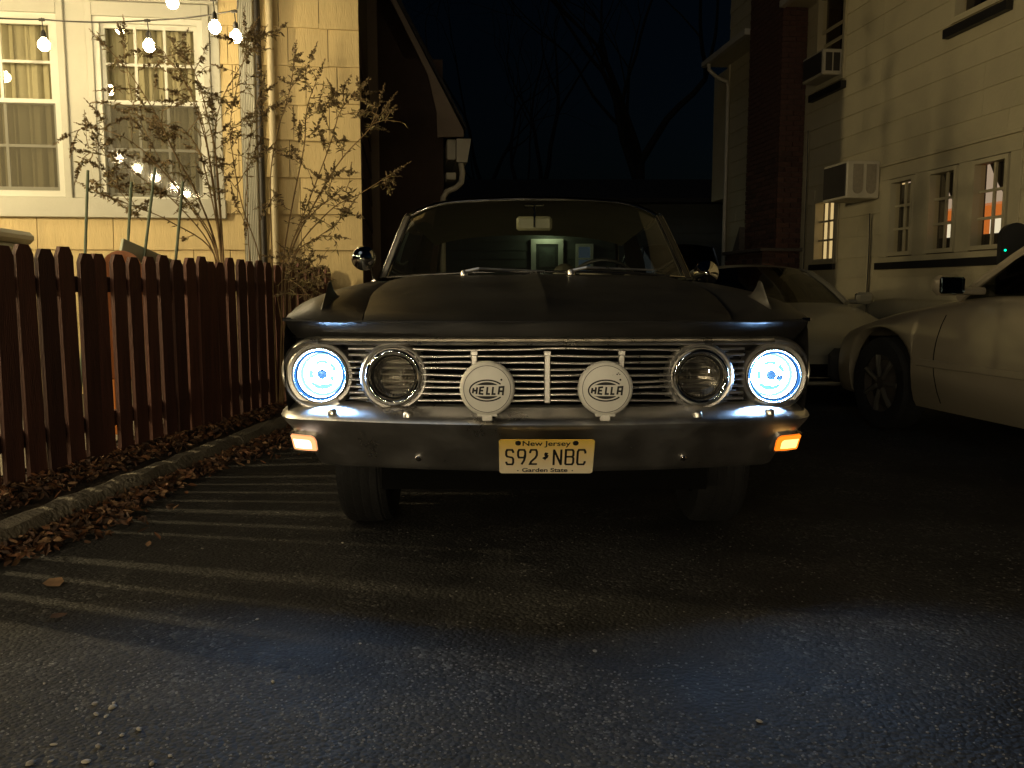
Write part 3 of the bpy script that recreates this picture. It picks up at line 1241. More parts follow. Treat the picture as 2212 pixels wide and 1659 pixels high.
# ================================================================ shrubs
def shrub(name, label, base, stems, Yb, seed, leafy=1.0):
    random.seed(seed)
    t = thing(name, label, 'shrub', base, 0)
    wood = MB()
    fol = MB()
    tips = MB()

    def leafquad(p, d, L_, w, mi):
        d = d.normalized()
        s = d.cross(Vector((random.uniform(-1, 1), random.uniform(-1, 1), random.uniform(-1, 1))))
        if s.length < 1e-3:
            return
        s.normalize()
        n = d.cross(s)
        fol.mi = mi
        fol.add([p, p + d * L_ * .45 + s * w * .5 - n * .1 * L_, p + d * L_ - n * .18 * L_ * random.uniform(-1, 1.5), p + d * L_ * .45 - s * w * .5 - n * .1 * L_, p + d * L_ * .5],
                [(0, 1, 4), (1, 2, 4), (2, 3, 4), (3, 0, 4)])

    def spike(p, d, L_):
        """dried flower panicle"""
        d = d.normalized()
        n = int(L_ / .007)
        for i in range(n):
            q = p + d * (L_ * i / n)
            r = .016 * (1 - i / n) ** .7 + .002
            for k in range(2):
                e = Vector((random.gauss(0, 1), random.gauss(0, 1), random.gauss(0, 1))).normalized()
                leafquad(q, (e + d * .6), r * 1.7, r * 1.1, 1)
        wood.tube([p, p + d * L_], .0016, 4, caps=False)

    def twig(p, d, L_, depth):
        n = 5
        P = [p.copy()]
        dd = d.normalized()
        for i in range(n):
            dd = (dd + Vector((random.gauss(0, .16), random.gauss(0, .16), random.gauss(0, .12) + (.03 if depth else -.05)))).normalized()
            P.append(P[-1] + dd * (L_ / n))
        wood.tube(P, [lerp(.0032, .0014, i / n) for i in range(n + 1)], 5, caps=False)
        for i in range(1, n + 1):
            for k in range(2):
                if random.random() < .72 * leafy:
                    e = (dd * .5 + Vector((random.gauss(0, 1), random.gauss(0, 1), random.gauss(0, .7) - .35))).normalized()
                    leafquad(P[i], e, random.uniform(.025, .065), random.uniform(.007, .015), random.choices([0, 1], [3, 2])[0])
        if depth == 0 and random.random() < .75:
            for k in range(random.choice((1, 1, 2))):
                sidx = random.choice((2, 3, 4))
                ee = (dd + Vector((random.gauss(0, .8), random.gauss(0, .6), random.gauss(0, .5)))).normalized()
                twig(P[sidx], ee, L_ * .5, 1)
        if random.random() < .7:
            spike(P[-1], dd + Vector((0, 0, random.uniform(-.5, .15))), random.uniform(.07, .15))

    for st in stems:
        r0 = st[0]
        pts = [at(u, v, Yb + dy) for u, v, dy in st[1:]]
        # carry the stem down to the soil
        low = Vector((lerp(pts[0].x, base[0], .75), lerp(pts[0].y, base[1], .75), .06))
        pts = [low, low.lerp(pts[0], .55) + Vector((0, 0, .02))] + pts
        # refine
        fine = []
        for i in range(len(pts) - 1):
            p0, p1 = pts[max(i - 1, 0)], pts[i]
            p2, p3 = pts[i + 1], pts[min(i + 2, len(pts) - 1)]
            for k in range(6):
                s = k / 6
                fine.append(.5 * ((2 * p1) + (p2 - p0) * s + (2 * p0 - 5 * p1 + 4 * p2 - p3) * s * s + (-p0 + 3 * p1 - 3 * p2 + p3) * s ** 3))
        fine.append(pts[-1])
        N = len(fine)
        wood.tube(fine, [lerp(r0, .0022, (i / N) ** .8) for i in range(N)], 6, caps=False)
        i0 = int(N * .42)
        for i in range(i0, N, 1):
            d = (fine[min(i + 1, N - 1)] - fine[max(i - 1, 0)]).normalized()
            f = (i - i0) / max(N - i0, 1)
            if random.random() < lerp(.22, .80, f) * leafy:
                e = (d * random.uniform(.3, 1.0) + Vector((random.gauss(0, .75), random.gauss(0, .7), random.gauss(0, .5) + .12))).normalized()
                twig(fine[i], e, random.uniform(.09, .26) * lerp(1.15, .75, f), 0)
            for k in range(2):
                if random.random() < .6 * leafy:
                    e = (d * .4 + Vector((random.gauss(0, 1), random.gauss(0, 1), random.gauss(0, .6)))).normalized()
                    leafquad(fine[i], e, random.uniform(.025, .06), random.uniform(.007, .014), random.choices([0, 1], [3, 2])[0])
        spike(fine[-1], fine[-1] - fine[-3], random.uniform(.12, .2))
    wood.build('stem', m_stem, t, smooth=True, world=True)
    fol.build('foliage', [m_sleaf, m_sleaf2], t, world=True, kind='stuff')
    return t


c1 = lambda x, y, dy=0: (x * .3472, y * .3472, dy)
c2 = lambda x, y, dy=0: (518.4 + x * .3472, y * .3472, dy)
base1 = at(482, 575, 6.0)
shrub('butterfly_bush', 'tall sparse shrub with dried flower spikes in front of the right window', (base1.x, 6.0, .06), [
    (.011, c1(1375, 1600), c1(1330, 1200), c1(1285, 900), c1(1205, 630), c1(1130, 460, -.05)),
    (.010, c1(1390, 1600), c1(1345, 1000, .05), c1(1290, 720, .1), c1(1230, 500, .1), c1(1175, 390, .1)),
    (.010, c1(1350, 1560), c1(1220, 1200, -.05), c1(1090, 960, -.1), c1(990, 750, -.12), c1(890, 580, -.15), c1(780, 420, -.15), c1(660, 290, -.15)),
    (.008, c1(1340, 1560), c1(1150, 1240, -.1), c1(1000, 1050, -.2), c1(870, 920, -.25), c1(740, 840, -.3), c1(610, 800, -.3)),
    (.007, c1(1330, 1580), c1(1100, 1270, -.15), c1(900, 1120, -.2), c1(720, 990, -.3), c1(560, 950, -.3)),
    (.007, c1(1330, 1580), c1(1060, 1380, -.15), c1(850, 1290, -.25), c1(690, 1230, -.35), c1(580, 1180, -.35)),
    (.008, c1(1380, 1580), c1(1270, 1040, .1), c1(1180, 850, .15), c1(1040, 780, .2), c1(800, 700, .2)),
    (.007, c1(1385, 1580), c1(1350, 1100, .15), c1(1340, 800, .2), c1(1390, 600, .2), c1(1480, 440, .2), c1(1570, 300, .2)),
    (.006, c1(1345, 1560), c1(1230, 1330, -.1), c1(1090, 1150, -.2), c1(960, 930, -.1), c1(830, 640, 0), c1(770, 300, 0)),
    (.006, c1(1385, 1580), c1(1290, 900, .2), c1(1220, 640, .2), c1(1100, 430, .25), c1(1010, 330, .2)),
], 6.0, 11, .9)
base2 = at(590, 590, 6.35)
shrub('butterfly_bush', 'smaller sparse shrub in front of the cream shingles, right of the pipes', (base2.x, 6.35, .06), [
    (.009, c2(270, 1620), c2(330, 1250), c2(400, 900), c2(415, 680), c2(480, 490)),
    (.009, c2(300, 1620), c2(500, 1200, -.1), c2(640, 980, -.15), c2(790, 820, -.2), c2(890, 690, -.2)),
    (.008, c2(330, 1600), c2(560, 1310, -.1), c2(740, 1210, -.2), c2(930, 1090, -.25)),
    (.008, c2(200, 1600), c2(190, 1100, .1), c2(240, 800, .1), c2(300, 600, .1), c2(330, 440, .1)),
    (.007, c2(60, 1600), c2(45, 1100), c2(80, 760), c2(130, 560)),
    (.007, c2(300, 1600), c2(410, 1300), c2(560, 900), c2(620, 700), c2(700, 600, -.1)),
    (.006, c2(340, 1600), c2(480, 1480, -.2), c2(590, 1400, -.2), c2(650, 1330, -.2)),
    (.006, c2(300, 1600), c2(380, 1400, -.2), c2(450, 1330, -.2), c2(560, 1230, -.2)),
    (.006, c2(120, 1600), c2(20, 1300, -.2), c2(-40, 1000, -.2), c2(-60, 760, -.2), c2(10, 420, -.2), c2(60, 250, -.2)),
], 6.35, 13, .95)
# the low shoots by the far end of the fence
base3 = at(640, 640, 6.2)
shrub('young_shoot', 'low leafy shoots hanging over the far end of the picket fence', (base3.x, 6.3, .06), [
    (.006, (600, 640, 0), (612, 605, -.1), (640, 612, -.3), (668, 640, -.5)),
    (.006, (640, 640, 0), (645, 595, -.1), (665, 585, -.2), (690, 592, -.3)),
    (.005, (660, 640, 0), (668, 600, -.1), (655, 575, -.1), (640, 560, -.1)),
], 6.2, 17, .8)

# ================================================================ the black car
X0, Y0 = .115, 2.68
car = thing('vintage_car', 'black vintage sedan with four round headlights, the outer pair lit blue white, facing the camera', 'car', (X0, Y0, 0), 0)


def sweep_y(x, k=.13, h=.82):
    return k * (x / h) ** 2


# ---- bumper
def bumper_path(n=60):
    P = []
    for i in range(n + 1):
        x = lerp(-.82, .82, i / n)
        P.append(Vector((x, sweep_y(x))))
    c = []
    for i in range(1, 13):
        t = i / 12
        p0, p1, p2 = Vector((.82, .13)), Vector((.925, .163)), Vector((.93, .40))
        c.append((1 - t) ** 2 * p0 + 2 * t * (1 - t) * p1 + t * t * p2)
    c.append(Vector((.925, .56)))
    left = [Vector((-p.x, p.y)) for p in reversed(c)]
    return left + P + c


BP = bumper_path()


def inward(i):
    a, b = BP[max(i - 1, 0)], BP[min(i + 1, len(BP) - 1)]
    t = (b - a).normalized()
    return Vector((-t.y, t.x))


prof = [(.135, .552), (.122, .568), (.105, .574), (.07, .566), (.04, .555), (.018, .543), (.005, .532), (.0, .522), (.005, .512), (.012, .503), (.03, .478),
        (.062, .433), (.092, .392), (.107, .370), (.117, .355), (.130, .346), (.15, .35), (.16, .37)]
b = MB()
rows = []
for i, p in enumerate(BP):
    nn = inward(i)
    end = max(0, abs(p.x) - .80) / .13
    row = []
    for d, z in prof:
        zz = z
        if z < .5:
            zz = z + .030 * min(end, 1) * (.5 - z) / .15
        q = p + nn * d
        row.append(Vector((q.x, q.y, zz)))
    rows.append(row)
b.grid(rows)
b.build('bumper', m_bumper, car, smooth=True, ang=50)


def bump_pt(x, d, z, off=0.0):
    i = min(range(len(BP)), key=lambda k: abs(BP[k].x - x) + (5 if BP[k].y > .42 else 0))
    nn = inward(i)
    q = Vector((x, sweep_y(x) if abs(x) < .82 else BP[i].y)) + nn * d
    return Vector((q.x, q.y, z)), nn


for x in (-.715, -.455, .49, .745):
    p, nn = bump_pt(x, .024, .545)
    b = MB()
    b.lathe([(.0165, -.006), (.0165, .006), (.013, .012), (.007, .0155), (.0005, .0165)], p, 'z', 16)
    b.build('bumper_bolt', m_bar, car, smooth=True)
for x in (-.44, .47):
    p, nn = bump_pt(x, .088, .392)
    b = MB()
    M = Matrix.Translation(p) @ Matrix.Rotation(R(125), 4, 'X')
    b.lathe([(.012, -.003), (.012, .002), (.009, .006), (.0005, .008)], (0, 0, 0), 'z', 16, M=M)
    b.build('bumper_bolt', m_chrome_clean, car, smooth=True)

# ---- turn signals let into the bumper ends
for sx, mm in ((-1, m_amber_pale), (1, m_amber)):
    def tpt(s, v, out):
        # s across (0 inner, 1 outer), v up
        xx = lerp(.777, .868, s)
        t = v
        i = min(range(len(BP)), key=lambda k: abs(BP[k].x - xx) + (5 if BP[k].y > .42 else 0))
        nn = inward(i)
        d = lerp(.058, .034, t) - out
        yq = interp([(p.x, p.y) for p in BP if p.x > 0 and p.y < .3], xx)
        return Vector((sx * xx, yq + d / .85, lerp(.406, .458, t)))
    n = 8
    sig = MB()
    loop = []
    outl = [(0, .0), (0, .7), (.05, .9), (.15, 1), (.5, 1.02), (1.0, 1.0), (.97, .75), (.94, .1), (.9, 0), (.4, -.02)]
    ring0 = [tpt(s, v, .002) for s, v in outl]
    ring1 = [tpt(lerp(.5, s, 1.14), lerp(.5, v, 1.22), .006) for s, v in outl]
    ring2 = [tpt(lerp(.5, s, 1.2), lerp(.5, v, 1.3), -.07) for s, v in outl]
    sig.grid([ring0, ring1, ring2], cv=True)
    ts = sig.build('turn_signal', m_chrome, car, smooth=True)
    b = MB()
    r1 = [tpt(lerp(.5, s, .96), lerp(.5, v, .94), .010) for s, v in outl]
    c = tpt(.47, .5, .014)
    b.grid([[tpt(lerp(.5, s, .99), lerp(.5, v, .99), .001) for s, v in outl], r1], cv=True)
    k = len(b.v)
    b.v.append(tuple(c))
    nn_ = len(outl)
    for i in range(nn_):
        b.f.append([nn_ + i, nn_ + (i + 1) % nn_, k])
        b.m.append(0)
    b.build('lens', mm, ts, smooth=True)
    b = MB()
    core = [tpt(lerp(.46, s, .72), lerp(.5, v, .62), .0165) for s, v in outl]
    b.add(core, [list(range(len(core)))])
    b.build('bulb_glow', m_pale_core if sx < 0 else m_amber_core, ts)

# ---- grille
def gy_(x, d=0.0):
    return .10 + .11 * (x / .82) ** 2 + d


b = MB()
b.grid([[Vector((x, gy_(x, .11), z)) for x in [lerp(-.80, .80, i / 24) for i in range(25)]] for z in (.54, .80)])
b.build('grille_backing', m_void, car)
zs = [lerp(.753, .587, i / 8) for i in range(9)]
random.seed(3)
for k, z in enumerate(zs):
    b = MB()
    rows = []
    for i in range(61):
        x = lerp(-.66, .66, i / 60)
        bow = .006 * (1 - abs(x) / .25) if abs(x) < .25 and k == 0 else 0
        wob = .0016 * sin(x * 9 + k * 1.7) + .001 * sin(x * 23 + k)
        y = gy_(x)
        zz = z + bow + wob
        rows.append([(x, y + .028, zz + .0030), (x, y + .004, zz + .0046), (x, y - .001, zz + .0040), (x, y - .0045, zz + .0022), (x, y - .0055, zz), (x, y - .0045, zz - .0022), (x, y - .001, zz - .0036), (x, y + .028, zz - .0030)])
    b.grid(rows, cv=True)
    b.build('grille_bar', m_bar, car, smooth=True, ang=60)
for x in (-.238, .0, .242):
    y = gy_(x)
    b = MB()
    b.bbox(x - .0105, x + .0105, y - .011, y + .01, .580, .748, .003)
    b.bbox(x - .012, x + .012, y - .013, y - .002, .735, .752, .002)
    b.build('grille_post', m_alu, car)

# top rail and wrap-round surround
b = MB()
rows = []
n = 64
for i in range(n + 1):
    x = lerp(-.765, .765, i / n)
    y = gy_(x)
    bow = .0035 * cos(x * 2)
    rows.append([(x, y + .01, .792 + bow), (x, y - .008, .790 + bow), (x, y - .012, .7865 + bow), (x, y - .005, .783 + bow), (x, y - .016, .779 + bow), (x, y - .021, .774 + bow),
                 (x, y - .019, .769 + bow), (x, y - .009, .7655 + bow), (x, y + .012, .7655 + bow)])
b.grid(rows)
b.build('grille_rail', m_bar, car, smooth=True, ang=35)
HZ = .668
for sx in (-1, 1):
    hx = .762 * sx
    b = MB()
    rows = []
    yc = gy_(.766)
    n = 36
    for i in range(n + 1):
        a = lerp(pi / 2 + .02, -pi / 2 - .55, i / n)
        rx, rz = .140, .124
        row = []
        for dr, dy in ((.0, .03), (.002, -.004), (-.002, -.022), (-.009, -.030), (-.017, -.028), (-.026, -.014), (-.036, .002), (-.044, .014)):
            row.append(Vector((hx + sx * (rx + dr) * cos(a), yc + dy + .05 * max(0, cos(a)) ** 2, HZ + (rz + dr) * sin(a))))
        rows.append(row)
    b.grid(rows)
    b.build('headlight_surround', m_bar, car, smooth=True, ang=50)


# ---- headlights
def headlight(x, z, y, rb, lit, sx):
    hs = MB()
    R_ = .118 if lit else .116
    o = (x, y, z)
    hs.lathe([(R_, .034), (R_ - .001, .012), (R_ - .010, .002), (rb + .004, .004), (rb + .002, .02)], o, 'y', 48)
    # ribs where the casting meets the grille bars
    for i in range(10):
        zz = z - .083 + i * .0185
        w = sqrt(max(R_ ** 2 - (zz - z) ** 2, 0))
        for d in ((-1, 1) if not lit else (-sx,)):
            hs.tube([(x + d * (w - .012), y + .010, zz), (x + d * (w + .014), y + .022, zz)], .0042, 6, flat=.6)
    if lit:   # closed can behind the lamp
        hs.lathe([(rb + .002, .02), (rb + .001, .078), (.0005, .08)], o, 'y', 32)
    h = hs.build('headlight', m_alu, car, smooth=True, ang=50)
    b = MB()
    rt = rb - (.003 if lit else .010)
    rows = []
    if lit:
        b.lathe([(rb + .002, .02), (rb + .001, .0), (rb - .001, -.008), (rb - .004, -.012), (rb - .007, -.008), (rb - .008, .004)], o, 'y', 56)
    else:
        b.lathe([(rb + .002, .02), (rb + .001, .0), (rb - .003, -.010), (rt - .0, -.0145), (rt - .007, -.011), (rt - .011, .0), (rt - .012, .02)], o, 'y', 56)
    b.build('bezel', m_chrome_clean, h, smooth=True, ang=70)
    rl = rt - .012
    b = MB()
    b.lathe([(rl + .003, .0), (rl - .002, .003), (rl - .0035, .044)] if lit else [(rl, .0), (rl - .004, .003), (rl - .0055, .012)], o, 'y', 48)
    b.build('gasket', m_blackp, h, smooth=True)
    if lit:
        b = MB()
        b.lathe([(rb - .0085, .000), (rb - .0125, -.003), (rl + .0045, .0), (rl + .0035, .004)], o, 'y', 56)
        b.build('halo_ring', m_halo, h, smooth=True)
        ro = rl - .0036
        b = MB()
        b.lathe([(ro, .044), (ro * .88, .047)], o, 'y', 48)
        b.build('reflector_rim', m_head_edge, h, smooth=True)
        b = MB()
        b.lathe([(ro * .88, .047), (ro * .55, .056)], o, 'y', 48)
        b.lathe([(ro * .50, .056), (ro * .30, .060), (.014, .062)], o, 'y', 48)
        b.build('reflector', m_head, h, smooth=True)
        b = MB()
        b.lathe([(ro * .55, .056), (ro * .55, .064), (ro * .50, .064), (ro * .50, .056)], o, 'y', 40)
        b.lathe([(.0005, .026), (.011, .027), (.0185, .032), (.0185, .05), (.0005, .05)], o, 'y', 8)
        b.build('bulb_cap', m_bulbcap, h)
        # facets of the reflector, turned away from the bulb
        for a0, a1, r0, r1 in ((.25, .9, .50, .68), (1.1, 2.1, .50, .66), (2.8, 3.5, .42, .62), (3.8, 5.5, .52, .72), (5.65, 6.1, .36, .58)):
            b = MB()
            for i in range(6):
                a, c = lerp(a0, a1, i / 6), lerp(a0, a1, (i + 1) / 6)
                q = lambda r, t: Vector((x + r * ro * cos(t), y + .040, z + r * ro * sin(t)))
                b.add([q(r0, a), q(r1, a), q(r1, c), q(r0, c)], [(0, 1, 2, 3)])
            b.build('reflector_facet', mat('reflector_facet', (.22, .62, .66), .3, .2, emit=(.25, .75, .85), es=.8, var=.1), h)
        b = MB()
        b.lathe([(rl - .001, .001), (rl * .8, -.004), (rl * .4, -.0075), (.0005, -.0085)], o, 'y', 40)
        b.build('lens', m_lamp_cover, h, smooth=True)
        if sx > 0:
            b = MB()
            b.bbox(x + .018, x + .042, y + .030, y + .034, z - .015, z + .000, .001)
            b.build('bulb_shield', m_bulbcap, h)
    else:
        b = MB()
        b.lathe([(rl - .005, .006), (rl * .9, .014), (rl * .65, .026), (rl * .35, .036), (.001, .04)], o, 'y', 48)
        b.build('reflector', m_reflector, h, smooth=True)
        # pressed lens: vertical flutes
        b = MB()
        r2 = rl - .0055
        for i in range(13):
            xa, xb = lerp(-r2, r2, i / 13), lerp(-r2, r2, (i + 1) / 13)
            for j in range(14):
                m_ = (xa + xb) / 2
                hgt = sqrt(max(r2 ** 2 - m_ ** 2, 1e-6))
                za, zb_ = lerp(-hgt, hgt, j / 14), lerp(-hgt, hgt, (j + 1) / 14)
                dome = lambda X, Z: y + .004 - .010 * (1 - (X * X + Z * Z) / (r2 * r2))
                tilt = 0
                b.add([(x + xa, dome(xa, za) + tilt, z + za), (x + m_, dome(m_, za) - .0026, z + za), (x + xb, dome(xb, za), z + za),
                       (x + xa, dome(xa, zb_), z + zb_), (x + m_, dome(m_, zb_) - .0026 + tilt, z + zb_), (x + xb, dome(xb, zb_) + tilt, z + zb_)],
                      [(0, 1, 4, 3), (1, 2, 5, 4)])
        b.build('lens', glass('fluted_lamp_glass', (.66, .645, .61), 1.0, .03, .16, (.03, .028, .025), 1.9) if 'fluted_lamp_glass' not in MATS else MATS['fluted_lamp_glass'], h)


headlight(-.760, .663, gy_(.76) - .012, .0925, True, -1)
headlight(.765, .660, gy_(.76) - .012, .0925, True, 1)
headlight(-.503, .664, gy_(.5) - .022, .0945, False, -1)
headlight(.503, .664, gy_(.5) - .022, .0945, False, 1)


# ---- driving lamps with printed covers
def logo(parent, o, r):
    """oval emblem with slanted lettering between two bars, ring line and a registered dot"""
    b = MB()
    pt = lambda x, z: (o[0] + x * r, o[2] + z * r)
    y = o[1]
    circ = [pt(.84 * cos(t), .84 * sin(t)) for t in [2 * pi * i / 72 for i in range(72)]]
    b.stroke(circ, .017 * r, y, .0012, closed=True)
    cz = -.055
    oval = [pt(.62 * cos(t) - .005, cz + .375 * sin(t)) for t in [R(a) for a in range(38, 322, 6)] + [R(322)]]
    b.stroke(oval, .05 * r, y, .0012)
    # bars above and below the letters
    for s in (1, -1):
        top, bot = [], []
        for i in range(13):
            t = i / 12
            x = lerp(-.42, .36, t)
            edge = .305 * sqrt(max(1 - (x / .50) ** 2, 0))
            top.append(pt(x, cz + s * max(edge, .205)))
            bot.append(pt(x, cz + s * .200))
        for i in range(12):
            q = [top[i], top[i + 1], bot[i + 1], bot[i]]
            b.prism(q if s < 0 else q[::-1], y, y + .0012)
    W = .066 * r
    def letter(x0, x1, h0, h1, strokes, w=W):
        for st in strokes:
            P = []
            for a, c in st:
                h = lerp(h0, h1, a)
                P.append(pt(lerp(x0, x1, a) + .03 * (c - .5), cz + lerp(-h, h, c)))
            b.stroke(P, w, y, .0012)
    letter(-.50, -.37, .095, .12, [[(0, 0), (0, 1)], [(1, 0), (1, 1)], [(0, .5), (1, .5)]])
    letter(-.26, -.12, .115, .125, [[(1, 1), (0, .97), (0, .03), (1, 0)], [(0, .5), (.85, .5)]])
    letter(0.0, .115, .130, .132, [[(0, 1), (0, .04), (1, .04)]])
    letter(.20, .315, .134, .136, [[(0, 1), (0, .04), (1, .04)]])
    letter(.42, .575, .136, .150, [[(0, -.02), (.06, .95), (1, .95), (1, -.06)], [(0, .42), (1, .42)]])
    b.stroke([pt(.51 + .018 * cos(t), .335 + .018 * sin(t)) for t in [2 * pi * i / 12 for i in range(12)]], .034 * r, y, .0012, closed=True)
    return b.build('emblem', m_ink, parent)


for x, lab in ((-.192, None), (.176, None)):
    o = (x, -.045, .643)
    r = .0865
    b = MB()
    b.lathe([(.0005, .075), (.05, .07), (.074, .045), (.08, .022)], o, 'y', 40)
    b.tube([(x, -.0, .575), (x, .035, .555)], .014, 10)
    b.bbox(x - .02, x + .02, -.005, .075, .5665, .578, .003)
    lamp = b.build('driving_lamp', m_blackp, car, smooth=True)
    b = MB()
    b.lathe([(.0005, -.0005), (r * .845, -.0), (r * .90, .0015), (r * .96, .006), (r * .99, .012), (r, .020), (r * .985, .034), (.072, .036)], o, 'y', 64)
    b.bbox(x - .032, x + .032, o[1] + .006, o[1] + .03, o[2] - r - .001, o[2] - r + .018, .003)
    b.bbox(x - .016, x + .016, o[1] + .004, o[1] + .034, o[2] - r - .015, o[2] - r + .006, .003)
    cov = b.build('lamp_cover', m_hella, lamp, smooth=True, ang=40)
    logo(lamp, (o[0], o[1] - .0020, o[2]), r)
    if x > 0:
        b = MB()
        for dx, dz, rr in ((.034, .046, .0025), (.038, .050, .0018), (.042, .046, .002), (.021, .044, .0009)):
            b.lathe([(rr, -.0015), (.0002, -.0018)], (o[0] + dx, o[1], o[2] + dz), 'y', 7)
        b.build('paint_chip', m_ink, lamp)

# ---- number plate, leaning with the bumper face
PT = R(34)
plate_o = Vector((-.004, .052, .4135))
b = MB()
w, h, rc = .1525, .0762, .010
poly = []
for cx_, cz_, a0 in ((w - rc, h - rc, 0), (-w + rc, h - rc, 90), (-w + rc, -h + rc, 180), (w - rc, -h + rc, 270)):
    for k in range(5):
        a = R(a0 + k * 22.5)
        poly.append((cx_ + rc * cos(a), cz_ + rc * sin(a)))
b.prism(poly[::-1], -.001, .0015)
plate = b.build('licence_plate', m_plate, car)
plate.location = plate_o + Vector((0, -.012, 0))
plate.rotation_euler = (PT, 0, 0)
IN = .0254
px = lambda X, Yt: (X * IN - .1524, .0762 - Yt * IN)


def glyphs():
    G = {}
    G['S'] = [[(1, .80), (1, .88), (.86, 1), (.14, 1), (0, .88), (0, .64), (.14, .54), (.86, .47), (1, .37), (1, .12), (.86, 0), (.14, 0), (0, .12), (0, .2)]]
    G['9'] = [[(1, .66), (.86, .47), (.14, .47), (0, .6), (0, .87), (.14, 1), (.86, 1), (1, .87), (1, .55), (.82, .25), (.5, 0)]]
    G['2'] = [[(0, .78), (0, .86), (.14, 1), (.86, 1), (1, .87), (1, .64), (.8, .46), (.18, .2), (0, .02), (1.05, .02)]]
    G['N'] = [[(0, -.04), (0, 1.04)], [(1, -.04), (1, 1.04)], [(.0, 1.0), (1, .0)]]
    G['B'] = [[(0, .0), (0, 1), (.84, 1), (.97, .89), (.97, .62), (.84, .53), (0, .53)], [(.84, .53), (1, .42), (1, .12), (.86, 0), (0, 0)]]
    G['C'] = [[(1, .76), (1, .87), (.86, 1), (.14, 1), (0, .87), (0, .13), (.14, 0), (.86, 0), (1, .13), (1, .24)]]
    return G


G = glyphs()
for ch, a, c in (('S', .78, 1.90), ('9', 2.28, 3.42), ('2', 3.80, 4.90), ('N', 6.82, 7.98), ('B', 8.32, 9.55), ('C', 9.82, 11.02)):
    b = MB()
    for st in G[ch]:
        P = [px(lerp(a + .12, c - .12, q[0]), lerp(4.46 - .13, 1.60 + .13, q[1])) for q in st]
        b.stroke(P, .27 * IN, -.0022, .0014)
    b.build('plate_character', m_ink, plate)
b = MB()   # state outline between the two halves
out = [(5.85, 2.20), (6.22, 2.30), (6.10, 2.62), (6.27, 2.72), (6.15, 3.15), (5.98, 3.30), (5.82, 3.60), (5.74, 3.38), (5.50, 3.25), (5.55, 3.08), (5.85, 2.90), (5.72, 2.72), (5.72, 2.40)]
P = [px(*q) for q in out]
P = [P[0]] + P[:0:-1]
k0 = (sum(q[0] for q in P) / len(P), sum(q[1] for q in P) / len(P))
for i in range(len(P)):
    b.prism([P[i], P[(i + 1) % len(P)], k0], -.0022, -.0008)
for X in (2.40, 9.60):
    b.lathe([(.38 * IN, -.001), (.36 * IN, -.004), (.0003, -.005)], (px(X, .52)[0], 0, px(X, .52)[1]), 'y', 18)
for X in (2.38, 9.40):
    b.lathe([(.10 * IN, -.001), (.0003, -.0016)], (px(X, 5.50)[0], 0, px(X, 5.50)[1]), 'y', 12)
b.build('plate_mark', m_ink, plate)


def text(body, x0, x1, ytop, ybot, parent, name, bold=.0, shear=0.0):
    cu = bpy.data.curves.new(name, 'FONT')
    cu.body = body
    cu.size = 1
    cu.extrude = .0
    cu.offset = bold
    cu.shear = shear
    o = bpy.data.objects.new(name, cu)
    col.objects.link(o)
    dg = bpy.context.evaluated_depsgraph_get()
    dg.update()
    me = bpy.data.meshes.new_from_object(o.evaluated_get(dg))
    bpy.data.objects.remove(o)
    xs = [v.co.x for v in me.vertices]
    ax, bx = min(xs), max(xs)
    capz = .70
    for v in me.vertices:
        X = lerp(x0, x1, (v.co.x - ax) / (bx - ax))
        Z = lerp(ybot, ytop, v.co.y / capz)
        v.co = (X, -.0024, Z)
    me.materials.clear()
    me.materials.append(m_ink)
    q = bpy.data.objects.new(name, me)
    col.objects.link(q)
    q.parent = parent
    return q


a, c = px(2.95, 0), px(8.98, 0)
text('New Jersey', a[0], c[0], px(0, .14)[1], px(0, .98)[1], plate, 'state_name', .018)
a, c = px(2.92, 0), px(8.78, 0)
text('Garden State', a[0], c[0], px(0, 4.98)[1], px(0, 5.66)[1], plate, 'plate_motto', .022)

# ---- hood, fenders, nose
YL = lambda x: .030 + .125 * (abs(x) / .865) ** 2


def hood_z(x, y):
    """height of hood and fender tops"""
    ax = abs(x)
    cz = sinterp([(0, .852), (.04, .873), (.10, .892), (.30, .928), (.60, .965), (.95, 1.0), (1.30, 1.030), (1.5, 1.03)], y)
    fz = sinterp([(0, .852), (.04, .873), (.10, .894), (.185, .913), (.35, .932), (.615, .952), (1.16, .980), (1.45, .987), (2.0, .99)], y)
    hz = cz - .010 * min(ax / .06, 1) * min(y / .12, 1) - .008 * (ax / .62) ** 2 * min(y / .25, 1)
    if ax <= .60:
        return hz
    if ax <= .77:
        t = (ax - .60) / .17
        h0 = cz - .010 * min(y / .12, 1) - .008 * min(y / .25, 1)
        return lerp(h0, fz, t * t * (3 - 2 * t)) - .004 * sin(pi * t)
    t = (ax - .77) / .095
    return fz - .020 * t ** 2 * min(y / .1, 1)


def yy(x, t, yb=1.40):
    y0 = YL(x)
    return y0 + (yb - y0) * t


